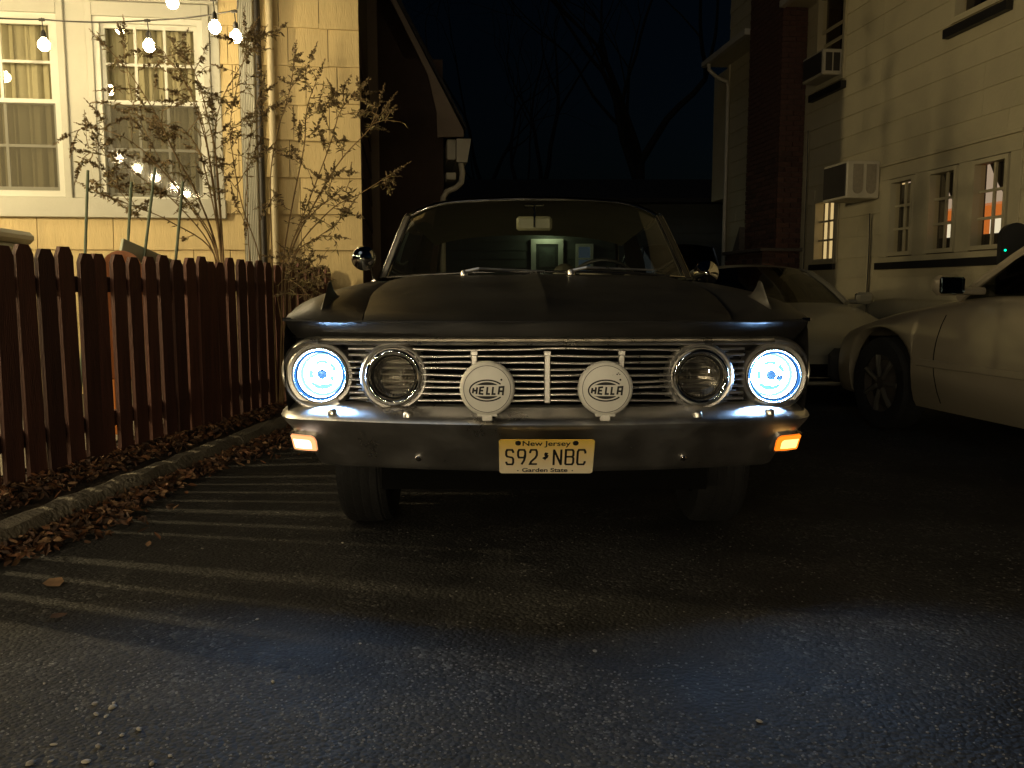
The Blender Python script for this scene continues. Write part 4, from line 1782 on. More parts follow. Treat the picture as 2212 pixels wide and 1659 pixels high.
T = [0, .012, .03, .06, .1, .15, .22, .3, .4, .5, .6, .7, .8, .9, 1.0]
hwid = lambda t: sinterp([(0, .598), (.1, .612), (.4, .655), (1.0, .690)], t)
b = MB()
rows = []
xs = [-1, -.9, -.75, -.6, -.45, -.3, -.18, -.09, -.03, -.008, 0, .008, .03, .09, .18, .3, .45, .6, .75, .9, 1]
for t in T:
    row = []
    for q in xs:
        x = q * (hwid(t) - .003)
        yb = 1.36 - .10 * (1 - q * q) * 0 + .12 * (q * q)
        y = YL(x) + (yb - YL(x)) * t
        row.append(Vector((x, y, hood_z(x, y - YL(x)) + (.0 if abs(q) < .97 else -.002))))
    rows.append(row)
b.grid(rows)
hood = b.build('hood', m_paint, car, smooth=True, ang=25)
for sx in (-1, 1):
    b = MB()
    rows = []
    for t in T + [1.15]:
        row = [Vector((sx * (hwid(min(t, 1)) + .003), 0, 0))]
        fx = [hwid(min(t, 1)) + .003, .70, .735, .77, .80, .83, .85, .865]
        row = []
        for k_, x in enumerate(fx):
            x = max(x, fx[0] + k_ * .004)
            y = YL(x) + (1.48 - YL(x)) * t
            z = hood_z(x, y - YL(x))
            row.append(Vector((sx * x, y, z - (.012 if k_ == 0 else 0))))
        # outer side down to the wheel arch / sill
        x, y = .865, YL(.865) + (1.48 - YL(.865)) * t
        zt = row[-1].z
        ax_ = y - .81
        arch = .33 + sqrt(max(.385 ** 2 - ax_ ** 2, 0)) if abs(ax_) < .385 else .0
        zb = max(.30, arch if arch > .33 else .30)
        if y < .6:
            zb = max(zb, .47)
        for k_ in range(1, 9):
            f = k_ / 8
            z = lerp(zt, zb, f)
            xx = .872 + .012 * sin(pi * min(f * 1.1, 1)) - .02 * max(0, f - .7)
            # front edge tucks back below the brow
            yq = y + (.13 * min(f * 4, 1) if t < .02 else 0)
            row.append(Vector((sx * xx, yq, z)))
        rows.append(row)
    b.grid(rows)
    b.build('fender', m_paint, car, smooth=True, ang=35)
# nose below the brow
b = MB()
rows = []
for i in range(57):
    x = lerp(-.863, .863, i / 56)
    yl = YL(x)
    g_ = gy_(x)
    c = .0
    rows.append([Vector((x, yl + .001, hood_z(x, 0) - .001)), Vector((x, yl - .002, hood_z(x, 0) - .006)), Vector((x, yl + .006, .838)), Vector((x, lerp(yl, g_, .45) + .004, .822)),
                 Vector((x * .995, lerp(yl, g_, .75) + .006, .806)), Vector((x * .985, g_ + .004, .795)), Vector((x * .98, g_ + .012, .786))])
b.grid(rows)
b.build('nose_panel', m_paint, car, smooth=True, ang=40)
# closing panel round the lamps and under the grille
b = MB()
rows = []
for i in range(41):
    x = lerp(-.868, .868, i / 40)
    rows.append([Vector((x, gy_(x, .03), .79)), Vector((x, gy_(x, .085), .775)), Vector((x, gy_(x, .10), .68)), Vector((x, gy_(x, .085), .565)), Vector((x, gy_(x, .05), .545)), Vector((x, gy_(x, .05), .50))])
for sl2 in ((0, 8), (32, 40)):
    b = MB()
    b.grid(rows[sl2[0]:sl2[1] + 1])
    b.build('lamp_panel', m_paint, car, smooth=True)

for sx in (-1, 1):
    x = .752 * sx
    yb_ = .26
    z0 = hood_z(x, yb_ - YL(x))
    b = MB()
    # blade with a flared foot
    def sec(f):
        """section at height f (0 foot .. 1 tip): front y, back y, half thickness"""
        fr = lerp(.18, .315, f ** .8)
        bk = lerp(.50, .350, f ** .5)
        th = lerp(.026, .0035, min(f * 1.9, 1) ** .5)
        return fr, bk, th
    rows = []
    for i in range(9):
        f = i / 8
        fr, bk, th = sec(f)
        row = []
        for k_ in range(12):
            a = 2 * pi * k_ / 12
            yq = lerp(fr, bk, .5 - .5 * cos(a))
            xq = x + th * sin(a) * (.55 + .45 * (yq - fr) / (bk - fr))
            zb_ = hood_z(xq, yq - YL(xq)) - .004
            row.append(Vector((xq, yq, zb_ + f * .068)))
        rows.append(row)
    b.grid(rows, cv=True)
    b.f.append([8 * 12 + k_ for k_ in range(12)])
    b.m.append(0)
    b.build('fender_ornament', m_paint, car, smooth=True, ang=50)
# bright tips at the fender corners
for sx in (-1, 1):
    b = MB()
    x = .858 * sx
    p = Vector((x, YL(x) + .004, hood_z(x, 0) - .001))
    b.bbox(p.x - .016, p.x + .014, p.y - .006, p.y + .02, p.z - .006, p.z + .006, .003)
    b.build('fender_tip', m_chrome_clean, car)

# ---- doors, quarters, deck, cowl
for sx in (-1, 1):
    for nm, ya, yb_ in (('door', 1.492, 2.62), ('quarter_panel', 2.628, 4.86)):
        b = MB()
        rows = []
        for i in range(25):
            y = lerp(ya, yb_, i / 24)
            zt = lerp(.985, .92, max(0, (y - 3.4) / 1.5))
            tap = 1 - .05 * max(0, (y - 4.0) / .86) ** 2
            ar = y - 3.71
            arch = .33 + sqrt(max(.37 ** 2 - ar ** 2, 0)) if abs(ar) < .37 else 0
            zb = max(.30, arch if arch > .33 else .3)
            row = [Vector((sx * .775 * tap, y, zt + .002)), Vector((sx * .82 * tap, y, zt)), Vector((sx * .852 * tap, y, zt - .018)), Vector((sx * .866 * tap, y, zt - .045))]
            for k_ in range(1, 9):
                f = k_ / 8
                row.append(Vector((sx * tap * (.872 + .012 * sin(pi * min(f * 1.1, 1)) - .02 * max(0, f - .7)), y, lerp(zt - .045, zb, f))))
            rows.append(row)
        b.grid(rows)
        d = b.build(nm, m_paint, car, smooth=True, ang=35)
        if nm == 'door':
            q = MB()
            q.bbox(sx * .885 - .012, sx * .885 + .012, 2.38, 2.53, .80, .82, .006)
            q.build('door_handle', m_chrome_clean, d)
b = MB()
b.grid([[Vector((x, lerp(1.36 + .12 * (x / .7) ** 2, 1.34 + .22 * (x / .72) ** 2, t), lerp(1.0, 1.016, t) - .02 * (x / .7) ** 2)) for x in [lerp(-.72, .72, i / 20) for i in range(21)]] for t in (0, 1)])
b.build('cowl', m_paint, car, smooth=True)
b = MB()
b.grid([[Vector((x * (1 - .05 * max(0, (y - 4.0) / .86) ** 2), y, lerp(.985, .92, max(0, (y - 3.4) / 1.5)) + .02 * (1 - (x / .775) ** 2))) for x in [lerp(-.774, .774, i / 14) for i in range(15)]] for y in (3.6, 3.8, 4.1, 4.4, 4.7, 4.86)])
b.build('trunk_lid', m_paint, car, smooth=True)
b = MB()
b.grid([[Vector((x, 4.86 + .03 * (1 - (x / .82) ** 2), z)) for x in [lerp(-.83, .83, i / 10) for i in range(11)]] for z in (.30, .5, .7, .93)])
b.build('tail_panel', m_paint, car, smooth=True)
b = MB()
b.bbox(-.86, .86, 4.86, 4.97, .40, .52, .03)
b.build('rear_bumper', m_bumper, car)
b = MB()
b.box(-.58, .58, .32, 4.7, .24, .52)
b.box(-.84, .84, 1.3, 3.2, .26, .32)
b.box(-.56, .56, .28, 1.25, .5, .80)
b.build('underbody', m_void, car)
b = MB()
b.grid([[Vector((x, .20 + .1 * (x / .8) ** 2, z)) for x in [lerp(-.8, .8, i / 10) for i in range(11)]] for z in (.36, .56)])
b.build('valance', m_void, car)

# ---- wheels
m_spoke = mat('alloy_spoke', (.12, .115, .10), .45, .5, var=.1)


def wheel(parent, x, y, r, w, sx, mt=None, spokes=0, n=40):
    b = MB()
    h = w / 2
    prof = [(r * .62, -h * .80), (r * .80, -h), (r * .94, -h * .97), (r * .985, -h * .80)]
    for q0 in (-.70, -.34, .02, .38):
        prof += [(r * .988, h * (q0 - .04)), (r * .988, h * q0), (r * (1 - .012 * abs(q0 + .16)), h * (q0 + .02)), (r * (1 - .012 * abs(q0 + .16)), h * (q0 + .28))]
    prof += [(r * .97, h * .70), (r * .97, h * .74), (r * .985, h * .78), (r * .94, h * .97), (r * .80, h), (r * .62, h * .80)]
    b.lathe(prof, (0, 0, 0), 'x', n)
    t = b.build('wheel', m_rubber, parent, smooth=True)
    t.location = (x, y, r)
    for g_ in (-.5, 0, .5):
        pass
    q = MB()
    s = sx
    q.lathe([(r * .64, s * h * .70), (r * .60, s * h * .60), (r * .50, s * h * .40), (r * .30, s * h * .62), (r * .16, s * h * .72), (.001, s * h * .74)], (0, 0, 0), 'x', n)
    rm = q.build('rim', mt or m_chrome, t, smooth=True)
    if spokes:
        for k_ in range(spokes):
            a = 2 * pi * k_ / spokes
            q = MB()
            q.tube([(s * h * .74, r * .14 * cos(a), r * .14 * sin(a)), (s * h * .80, r * .38 * cos(a), r * .38 * sin(a)), (s * h * .72, r * .61 * cos(a), r * .61 * sin(a))], [r * .055, r * .05, r * .06], 6)
            q.build('spoke', m_spoke, t, smooth=True)
    return t


for sx in (-1, 1):
    wheel(car, sx * .692, .81, .325, .19, sx)
    wheel(car, sx * .692, 3.71, .325, .19, sx)

# ---- greenhouse
def ws(a, t):
    bx, by, bz = .722 * a, 1.30 + .22 * a * a, 1.032 - .024 * a * a
    tx, ty, tz = .652 * a, 1.86 + .09 * a * a, 1.418 - .030 * a * a - .050 * max(0, (abs(a) - .62) / .38) ** 2.2
    p = Vector((lerp(bx, tx, t), lerp(by, ty, t), lerp(bz, tz, t)))
    p.y -= .015 * sin(pi * t)
    return p


A = [lerp(-1, 1, i / 28) for i in range(29)]
TT = [i / 10 for i in range(11)]
b = MB()
b.grid([[ws(a, t) for a in A] for t in TT])
b.build('windshield', m_carglass, car, smooth=True)
edge = [ws(-1, t) for t in TT] + [ws(a, 1) for a in A[1:]] + [ws(1, t) for t in TT[::-1][1:]] + [ws(a, 0) for a in A[::-1][1:-1]]
b = MB()
b.tube([p + Vector((0, -.004, 0)) for p in edge], .0055, 8, closed=True)
b.build('windshield_trim', m_chrome, car, smooth=True)


def rf(a, t):
    p0 = ws(a, 1)
    x = a * sinterp([(0, .660), (.2, .685), (.6, .695), (1, .66)], t)
    y = lerp(p0.y - .012, 3.42 + .05 * a * a * 0 - .06 * a * a, t)
    z = lerp(p0.z + .012, 1.350 - .05 * a * a - .03 * a ** 6, t) + .17 * t * (1 - t) * (1 - .45 * a * a)
    return Vector((x, y, z))


RT = [0, .03, .08, .16, .28, .42, .56, .7, .82, .92, 1]
b = MB()
b.grid([[rf(a, t) for a in A] for t in RT])
b.build('roof', m_paint, car, smooth=True)
b = MB()
b.grid([[rf(a * .985, t) - Vector((0, 0, .022)) for a in A] for t in RT])
b.build('headliner', m_headliner, car, smooth=True)
for sx in (-1, 1):
    b = MB()
    P = [ws(sx, t) for t in TT]
    rows = []
    for i, p in enumerate(P):
        t = TT[i]
        rows.append([p + Vector((sx * -.01, .004, 0)), p + Vector((sx * .010, -.008, .0)), p + Vector((sx * .032, .01, .0)), p + Vector((sx * .040, .05, 0)), p + Vector((-sx * .002, .055, 0))])
    b.grid(rows, cv=True)
    b.build('windshield_pillar', m_paint, car, smooth=True, ang=30)
    b = MB()
    b.tube([p + Vector((sx * .036, .022, 0)) for p in P] + [rf(sx, t) + Vector((sx * .012, 0, .0)) for t in RT[1:]], .0045, 8)
    b.build('drip_rail', m_chrome, car, smooth=True)
    # side glass and rear pillar
    b = MB()
    rows = []
    for i in range(12):
        f = i / 11
        top = rf(sx, lerp(.02, .72, f))
        bot = Vector((sx * .79, lerp(1.58, 3.05, f), .987))
        rows.append([bot, bot.lerp(top, .5) + Vector((sx * .012, 0, 0)), top])
    b.grid(rows)
    b.build('side_window', m_carglass, car, smooth=True)
    b = MB()
    rows = []
    for i in range(8):
        f = i / 7
        top = rf(sx, lerp(.72, 1, f))
        bot = Vector((sx * lerp(.79, .74, f), lerp(3.05, 3.86, f), .985))
        rows.append([bot, bot.lerp(top, .5) + Vector((sx * .012, 0, 0)), top])
    b.grid(rows)
    b.build('rear_pillar', m_paint, car, smooth=True)
    b = MB()
    b.tube([Vector((sx * .793, y, .992)) for y in (1.56, 2.2, 3.0)], .007, 8)
    b.build('belt_trim', m_chrome_clean, car, smooth=True)


def rw_(a, t):
    top = rf(a * .93, 1)
    bot = Vector((.68 * a, 3.80 - .06 * a * a, 1.0))
    return bot.lerp(top, t) + Vector((0, .02 * sin(pi * t), 0))


b = MB()
b.grid([[rw_(a, t) for a in A] for t in TT])
b.build('rear_window', m_carglass, car, smooth=True)
edge = [rw_(-1, t) for t in TT] + [rw_(a, 1) for a in A[1:]] + [rw_(1, t) for t in TT[::-1][1:]] + [rw_(a, 0) for a in A[::-1][1:-1]]
b = MB()
b.tube(edge, .012, 8, closed=True)
b.build('rear_window_trim', m_chrome, car, smooth=True)

# ---- inside
b = MB()
rows = []
for i in range(17):
    a = lerp(-1, 1, i / 16)
    x = .70 * a
    y0_ = 1.33 + .22 * a * a
    rows.append([Vector((x, y0_, .995)), Vector((x, 1.60, 1.000)), Vector((x, 1.74, .985)), Vector((x, 1.76, .93)), Vector((x, 1.70, .75))])
b.grid(rows)
b.build('dashboard', m_interior, car, smooth=True)
for nm, y, w in (('front_seat', 2.45, .62), ('rear_seat', 3.30, .62)):
    b = MB()
    b.bbox(-w, w, y, y + .16, .40, .935, .05)
    b.bbox(-w, w, y - .5, y, .36, .52, .05)
    b.build(nm, m_interior, car, smooth=True)
b = MB()
b.grid([[Vector((x, y, .955)) for x in (-.68, .68)] for y in (3.40, 3.85)])
b.build('parcel_shelf', m_interior, car)
b = MB()
M = Matrix.Translation((.36, 1.90, .93)) @ Matrix.Rotation(R(-62), 4, 'X')
ring = [M @ Vector((.195 * cos(t), .195 * sin(t), 0)) for t in [2 * pi * i / 36 for i in range(36)]]
b.tube(ring, .011, 8, closed=True)
b.tube([M @ Vector((-.19, 0, 0)), M @ Vector((0, 0, -.03)), M @ Vector((.19, 0, 0))], .009, 6)
b.tube([M @ Vector((0, 0, -.03)), Vector((.36, 1.68, .83))], .02, 8)
b.build('steering_wheel', m_blackp, car, smooth=True)
b = MB()
rows = []
for i in range(9):
    th = pi * i / 8
    rows.append([(.20 + .075 * sin(th) * cos(t), 2.5 + .05 * sin(th) * sin(t), 1.02 + .085 * -cos(th)) for t in [2 * pi * k_ / 14 for k_ in range(14)]])
b.grid(rows, cv=True)
b.tube([(.2, 2.52, .9), (.2, 2.52, .96)], .012, 8)
b.build('headrest', m_interior, car, smooth=True)
mx, my, mz = .0, 1.80, 1.288
b = MB()
b.bbox(mx - .092, mx + .092, my, my + .028, mz - .036, mz + .036, .012)
mir = b.build('rear_view_mirror', mat('mirror_back', (.27, .25, .165), .4, .0, var=.1), car, smooth=True)
b = MB()
b.tube([(mx, my - .004, mz - .02), (mx, my - .01, mz + .03), (mx, my + .03, 1.385)], .006, 8)
b.bbox(mx - .05, mx + .05, my + .02, my + .05, 1.378, 1.388, .003)
b.build('mirror_stem', m_chrome_clean, mir, smooth=True)

# crumpled cloth on the dash
def crumple(cx_, cy_, cz_, sx_, sy_, sz_, seed):
    random.seed(seed)
    b = MB()
    rows = []
    for i in range(9):
        row = []
        for k_ in range(11):
            X, Y = (k_ / 10 - .5) * 2, (i / 8 - .5) * 2
            e = max(0, 1 - (X * X + Y * Y) ** .9)
            row.append(Vector((cx_ + X * sx_, cy_ + Y * sy_, cz_ + sz_ * e * random.uniform(.35, 1.1))))
        rows.append(row)
    return b.grid(rows)


o = crumple(.30, 1.56, 1.0, .13, .10, .05, 4).build('cloth', m_cloth, None, smooth=True)
o.location = (X0, Y0, 0)
tag(o, 'crumpled pale cloth on the dashboard behind the right wiper', 'cloth')
o = crumple(.50, 1.60, 1.0, .11, .08, .035, 9).build('glove', m_cloth, None, smooth=True)
o.location = (X0, Y0, 0)
tag(o, 'crumpled pale glove on the dashboard near the right pillar', 'glove')

# ---- wipers
for x0_, dirx in ((-.335, 1), (.155, 1)):
    b = MB()
    p0 = ws(x0_ / .72, 0) + Vector((0, -.05, -.004))
    p1 = p0 + Vector((.07, -.01, .022))
    p2 = p1 + Vector((.30, -.01, -.012))
    b.lathe([(.017, -.01), (.016, .006), (.010, .014), (.0005, .016)], p0, 'z', 14)
    b.tube([p0 + Vector((0, 0, .008)), p1], .0075, 8)
    b.tube([p1, p2], [.008, .0055], 8, flat=.7)
    wp = b.build('wiper', m_bar, car, smooth=True)
    b = MB()
    q0 = p1 + Vector((-.02, .012, -.008))
    b.tube([q0, q0 + Vector((.20, -.0, -.012)), q0 + Vector((.40, .0, -.030))], .005, 6)
    b.build('wiper_blade', m_blackp, wp, smooth=True)

# ---- outside mirrors
for sx, zz, shape in ((-1, 1.103, 'dome'), (1, 1.030, 'cone')):
    c = Vector((sx * .852, 1.62, zz))
    b = MB()
    M = Matrix.Translation(c) @ Matrix.Rotation(R(-8 * sx), 4, 'Z')
    if shape == 'dome':
        b.lathe([(.0005, -.048)] + [(.061 * sin(t), -.048 * cos(t)) for t in [R(a) for a in (12, 25, 38, 51, 64, 77, 90)]] + [(.061, .010), (.055, .013)], (0, 0, 0), 'y', 40, M=M)
    else:
        b.lathe([(.0005, -.075), (.010, -.074), (.013, -.066), (.012, -.058), (.020, -.050), (.040, -.025), (.058, -.002), (.062, .006), (.058, .012)], (0, 0, 0), 'y', 40, M=M)
    mm_ = b.build('side_mirror', m_chrome_clean, car, smooth=True, ang=60)
    q = MB()
    q.lathe([(.056, .009), (.0005, .009)], (0, 0, 0), 'y', 32, M=M)
    q.build('mirror_glass', m_chrome_clean, mm_)
    q = MB()
    q.tube([c + Vector((0, -.045 if sx < 0 else -.03, -.01)), c + Vector((-sx * .03, -.02, -.035)), Vector((sx * .80, 1.62, .99))], .0055, 8)
    q.lathe([(.018, -.004), (.016, .006), (.0005, .008)], (sx * .80, 1.62, .99), 'z', 14)
    q.build('mirror_stem', m_chrome_clean, mm_, smooth=True)

# ================================================================ right house
RO = Vector((4.864, 8.96, 0))
RE = Vector((-.1129, .9936, 0))
RN = Vector((-.9936, -.1129, 0))
rhouse = thing('white_house', 'white sided two storey house with a brick chimney on the right', 'house', RO, atan2(RE.y, RE.x))


def rp(u, v, out=0.0):
    p = on_plane(u, v, RO + RN * out, RN)
    return (p - RO).dot(RE), p.z


SF = rp(1573, 300)[0]          # far corner
SN = -5.5                      # towards the camera, out of frame
HT = 8.2
exp_ = .27
# window openings on the wall: (s0, s1, z0, z1)
def opening(u0, u1, v0, v1, vm=None):
    um, vm_ = (u0 + u1) / 2, (v0 + v1) / 2
    sa, sb = rp(u0, vm_)[0], rp(u1, vm_)[0]
    return (min(sa, sb), max(sa, sb), rp(um, v1)[1], rp(um, v0)[1])


q3 = lambda x, y: ((2600 + .7475 * x) / 1.736, .7475 * y / 1.736)
OP = {}
OP['a'] = opening(q3(1000, 0)[0], q3(1100, 0)[0], q3(0, 912)[1], q3(0, 1262)[1])
OP['b'] = opening(q3(1197, 0)[0], q3(1315, 0)[0], q3(0, 868)[1], q3(0, 1252)[1])
OP['c'] = opening(q3(1420, 0)[0], q3(1570, 0)[0], q3(0, 812)[1], q3(0, 1240)[1])
zlow = max(OP['a'][2], OP['b'][2], OP['c'][2])
zhigh = sum(OP[k][3] for k in 'abc') / 3
for k in 'abc':
    OP[k] = (OP[k][0], OP[k][1], zlow, zhigh)
OP['d'] = opening(1766, 1806, 432, 556)
OP['d'] = (OP['d'][0], OP['d'][1], zlow - .02, zhigh - .05)
OP['e'] = opening(q3(640, 0)[0], q3(765, 0)[0], q3(0, -60)[1], q3(0, 400)[1])
OP['f'] = opening(2076, 2180, -130, 22)
OP['f'] = (OP['f'][0], OP['f'][1], OP['e'][2], OP['e'][3])


def blocked(s0, s1, z0, z1):
    out = []
    for k, (a, b_, c, d) in OP.items():
        if c - .02 < z1 and d + .02 > z0 and a - .03 < s1 and b_ + .03 > s0:
            out.append((a - .03, b_ + .03))
    return sorted(out)


# bank of three windows sits in a flat white panel, so no boards there
bank = (OP['c'][0] - .22, OP['a'][1] + .24, zlow - .12, zhigh + .22)
random.seed(31)
nb = int(HT / exp_)
cache = {}
for k in range(nb):
    z0, z1 = k * exp_ + .02, (k + 1) * exp_ + .02
    s = SN
    while s < SF - .001:
        L_ = random.choice((2.0, 2.4, 2.8, 3.2))
        e = min(s + L_, SF)
        if SF - e < .4:
            e = SF
        pieces = [(s, e, z0, z1)]
        holes = [(o[0] - .03, o[1] + .03, o[2] - .03, o[3] + .03) for o in OP.values()] + [bank]
        for (a, c, f0, f1) in holes:
            nxt = []
            for (p, q, y0, y1) in pieces:
                if c <= p or a >= q or f1 <= y0 or f0 >= y1:
                    nxt.append((p, q, y0, y1))
                    continue
                if a - p > .01:
                    nxt.append((p, a, y0, y1))
                if q - c > .01:
                    nxt.append((c, q, y0, y1))
                pa_, qa_ = max(p, a), min(q, c)
                if f0 - y0 > .01:
                    nxt.append((pa_, qa_, y0, f0))
                if y1 - f1 > .01:
                    nxt.append((pa_, qa_, f1, y1))
            pieces = nxt
        for (p, q, y0, y1) in pieces:
            b = MB()
            lap = .012 if y1 == z1 else 0
            y_at = lambda z: lerp(.024, .010, (z - z0) / (exp_ + .012))
            b.prism([(.004, y0), (y_at(y0) + random.uniform(-.001, .002), y0), (y_at(y1 + lap), y1 + lap), (.002, y1 + lap)], p + .0015, q - .0015, axis='x')
            b.build('siding_board', m_siding, rhouse)
        s = e
# sheathing behind, with the openings left free
b = MB()
xs = sorted({SN, SF} | {v for o in OP.values() for v in (o[0] - .03, o[1] + .03)})
for a, c in zip(xs, xs[1:]):
    m_ = (a + c) / 2
    ops = sorted([(o[2] - .03, o[3] + .03) for o in OP.values() if o[0] - .031 < m_ < o[1] + .031])
    z = 0
    for e, f in ops:
        b.box(a, c, -.12, .001, z, e)
        z = f
    b.box(a, c, -.12, .001, z, HT)
b.box(SN, SF, -5.0, -4.9, 0, HT)
b.box(SF - .1, SF, -4.9, -.12, 0, HT)
b.build('wall', m_sheath, rhouse)
# white panel of the bank
def rboard(x0, x1, z0, z1, y0=.002, y1=.03, nm='trim_board', m=None):
    b = MB()
    b.bbox(x0, x1, y0, y1, z0, z1, .003)
    return b.build(nm, m or m_siding, rhouse)


xs_ = [bank[0], OP['c'][0] - .06, OP['c'][1] + .06, OP['b'][0] - .06, OP['b'][1] + .06, OP['a'][0] - .06, OP['a'][1] + .06, bank[1]]
for i in (0, 2, 4, 6):
    rboard(xs_[i], xs_[i + 1], zlow - .055, zhigh + .055)
rboard(bank[0], bank[1], zhigh + .057, bank[3])
rboard(bank[0], bank[1], bank[2], zlow - .057)
rboard(bank[0] - .02, bank[1] + .02, bank[3] + .002, bank[3] + .035, .002, .06, 'head_moulding')
rboard(bank[0] - .03, bank[1] + .02, bank[2] - .085, bank[2] - .003, .002, .07, 'black_sill', m_black)


# windows
def casement(key, cols, rows_, name='window', fr=.045, inside=None):
    a, c, e, f = OP[key]
    b = MB()
    t = fr
    for (x0, x1, z0, z1) in ((a - t, a, e - t, f + t), (c, c + t, e - t, f + t), (a, c, f, f + t), (a, c, e - t, e)):
        b.box(x0, x1, -.08, .045, z0, z1)
    w = b.build(name, m_siding, rhouse)
    mw = .014
    for i in range(1, cols):
        q = MB()
        x = lerp(a, c, i / cols)
        q.box(x - mw, x + mw, -.045, -.02, e, f)
        q.build('muntin', m_siding, w)
    for j in range(1, rows_):
        for i in range(cols):
            q = MB()
            z = lerp(e, f, j / rows_)
            q.box(lerp(a, c, i / cols) + (mw if i else 0), lerp(a, c, (i + 1) / cols) - (mw if i < cols - 1 else 0), -.044, -.021, z - mw, z + mw)
            q.build('muntin', m_siding, w)
    for i in range(cols):
        for j in range(rows_):
            q = MB()
            x0, x1 = lerp(a, c, i / cols), lerp(a, c, (i + 1) / cols)
            z0, z1 = lerp(e, f, j / rows_), lerp(e, f, (j + 1) / rows_)
            q.add([(x0, -.034, z0), (x1, -.034, z0), (x1, -.034, z1), (x0, -.034, z1)], [(3, 2, 1, 0)])
            q.build('pane', m_pane, w)
    return w


m_drape = mat('dark_drape', (.05, .045, .034), .9, var=.25, scale=5)
m_sheer2 = mat('grey_sheer', (.20, .18, .13), .9, var=.15, scale=4)
lit_warm = emitter('lit_room_cream', (1.0, .72, .32), .75)  # room surfaces glow on their own, room light put into their colour
lit_orange = emitter('lit_room_orange', (1.0, .26, .045), .55)
lit_white = emitter('lit_room_white', (1.0, .88, .62), .9)
lit_ceiling = emitter('lit_room_ceiling', (1.0, .74, .52), .42)
lit_red = emitter('lit_room_red', (.55, .06, .04), .35)
wa = casement('a', 2, 3)
wb = casement('b', 2, 3)
wc = casement('c', 2, 3)
wd_ = casement('d', 2, 3)
# upper sashes
for key in ('e', 'f'):
    a, c, e, f = OP[key]
    b = MB()
    t = .06
    for (x0, x1, z0, z1) in ((a - t, a, e - t, f + t), (c, c + t, e - t, f + t), (a, c, f, f + t), (a, c, e - t, e)):
        b.box(x0, x1, -.08, .05, z0, z1)
    w = b.build('window', m_siding, rhouse)
    zm = lerp(e, f, .46)
    for z0, z1, y in ((e, zm, -.05), (zm + .14, f, -.02)):
        for r0_, r1_ in ((z1 - .04, z1), (z0, z0 + .04)):
            q = MB()
            q.box(a, c, y - .02, y, r0_, r1_)
            q.build('sash_rail', m_siding, w)
        q = MB()
        q.add([(a, y - .01, z0 + .04), (c, y - .01, z0 + .04), (c, y - .01, z1 - .04), (a, y - .01, z1 - .04)], [(3, 2, 1, 0)])
        q.build('pane', m_pane, w)
    b = MB()
    b.box(a - .12, c + .12, .028, .10, e - .20, e - .105)
    b.build('black_sill', m_black, rhouse)
    b = MB()
    b.box(a - .3, c + .3, -.5, -.45, e - .2, f + .3)
    b.build('room_wall', m_void, rhouse)
a, c, e, f = OP['d']
rboard(a - .07, c + .10, e - .155, e - .075, .028, .075, 'black_sill', m_black)
rboard(a - .12, a - .047, e - .06, f + .2, .026, .04)
rboard(c + .047, c + .12, e - .06, f + .2, .026, .04)

# what shows in the rooms
def rpanel(parent, s0, s1, z0, z1, y, m, nm):
    b = MB()
    b.box(s0, s1, y - .015, y, z0, z1)
    return b.build(nm, m, parent)


def curt(parent, s0, s1, z0, z1, y, m, nm='curtain', ph=0):
    b = MB()
    n = 24
    b.grid([[(lerp(s0, s1, i / n), y + .012 * sin(i * 1.3 + ph), z) for i in range(n + 1)] for z in (z0, z1)])
    return b.build(nm, m, parent, smooth=True)


sh_ = lambda y: abs(y) * 1.42            # what stands deeper in the room shows further along the wall
for key, w in (('a', wa), ('b', wb), ('c', wc)):
    a, c, e, f = OP[key]
    W_ = c - a
    k1_, k2_ = sh_(.13), sh_(1.6)
    if key == 'a':
        curt(w, a, c + .4, e - .02, f, -.16, m_sheer2, ph=.5)
        continue
    # orange room with a white ceiling and doors
    far = -1.6
    ce = .56 if key == 'b' else .52
    rpanel(w, a - 1.0, c + 3.4, e - .6, (lerp(e, f, ce) + .20), far, lit_orange, 'room_wall')
    rpanel(w, a - 1.0, c + 3.4, (lerp(e, f, ce) + .20) + .002, f + .8, far, lit_ceiling, 'room_ceiling')
    D = a + k2_
    if key == 'b':
        rpanel(w, D + .02, D + .34, e - .6, lerp(e, f, .36) + .2, far + .02, lit_red, 'door_frame')
        rpanel(w, D - .10, D + .25, e - .6, lerp(e, f, .31) + .2, far + .04, lit_white, 'door')
    else:
        rpanel(w, D - .12, D + .16, e - .6, lerp(e, f, .34) + .2, far + .04, lit_white, 'door')
        rpanel(w, D + .36, D + .46, e - .6, lerp(e, f, .30) + .2, far + .03, lit_red, 'door_frame')
        rpanel(w, D + .43, D + .56, e - .6, lerp(e, f, .30) + .2, far + .02, lit_white, 'door')
        rpanel(w, D + .28, D + .52, lerp(e, f, .74) + .2, lerp(e, f, .97) + .2, far + .1, lit_white, 'ceiling_lamp')
    cut = a + k1_ + W_ * (.40 if key == 'b' else .68)
    curt(w, cut, c + .45, e - .02, f + .02, -.13, m_sheer2, ph=1)
    b = MB()
    x0s, x1s = a, a + k1_ + W_ * .55
    lo = .42 if key == 'b' else .48
    pts = [(x0s, f + .02)] + [(lerp(x0s, x1s, t), lerp(lerp(e, f, lo), f + .01, t ** 1.7)) for t in [i / 8 for i in range(9)]]
    b.prism(pts, -.125, -.11)
    b.build('swag', m_drape, w)
    rpanel(w, a, c + .3, e - .02, lerp(e, f, .15), -.12, m_drape, 'sill_box')
a, c, e, f = OP['d']
rpanel(wd_, a - .5, c + 2.4, e - .5, f + .6, -.7, lit_warm, 'room_wall')
rpanel(wd_, a + sh_(.35) + .12, a + sh_(.35) + .17, e - .3, lerp(e, f, .75), -.35, m_drape, 'drape')

# air conditioners
def ac_box(u0, u1, v0, v1, out, nm_s, nm_z, w, h):
    pass


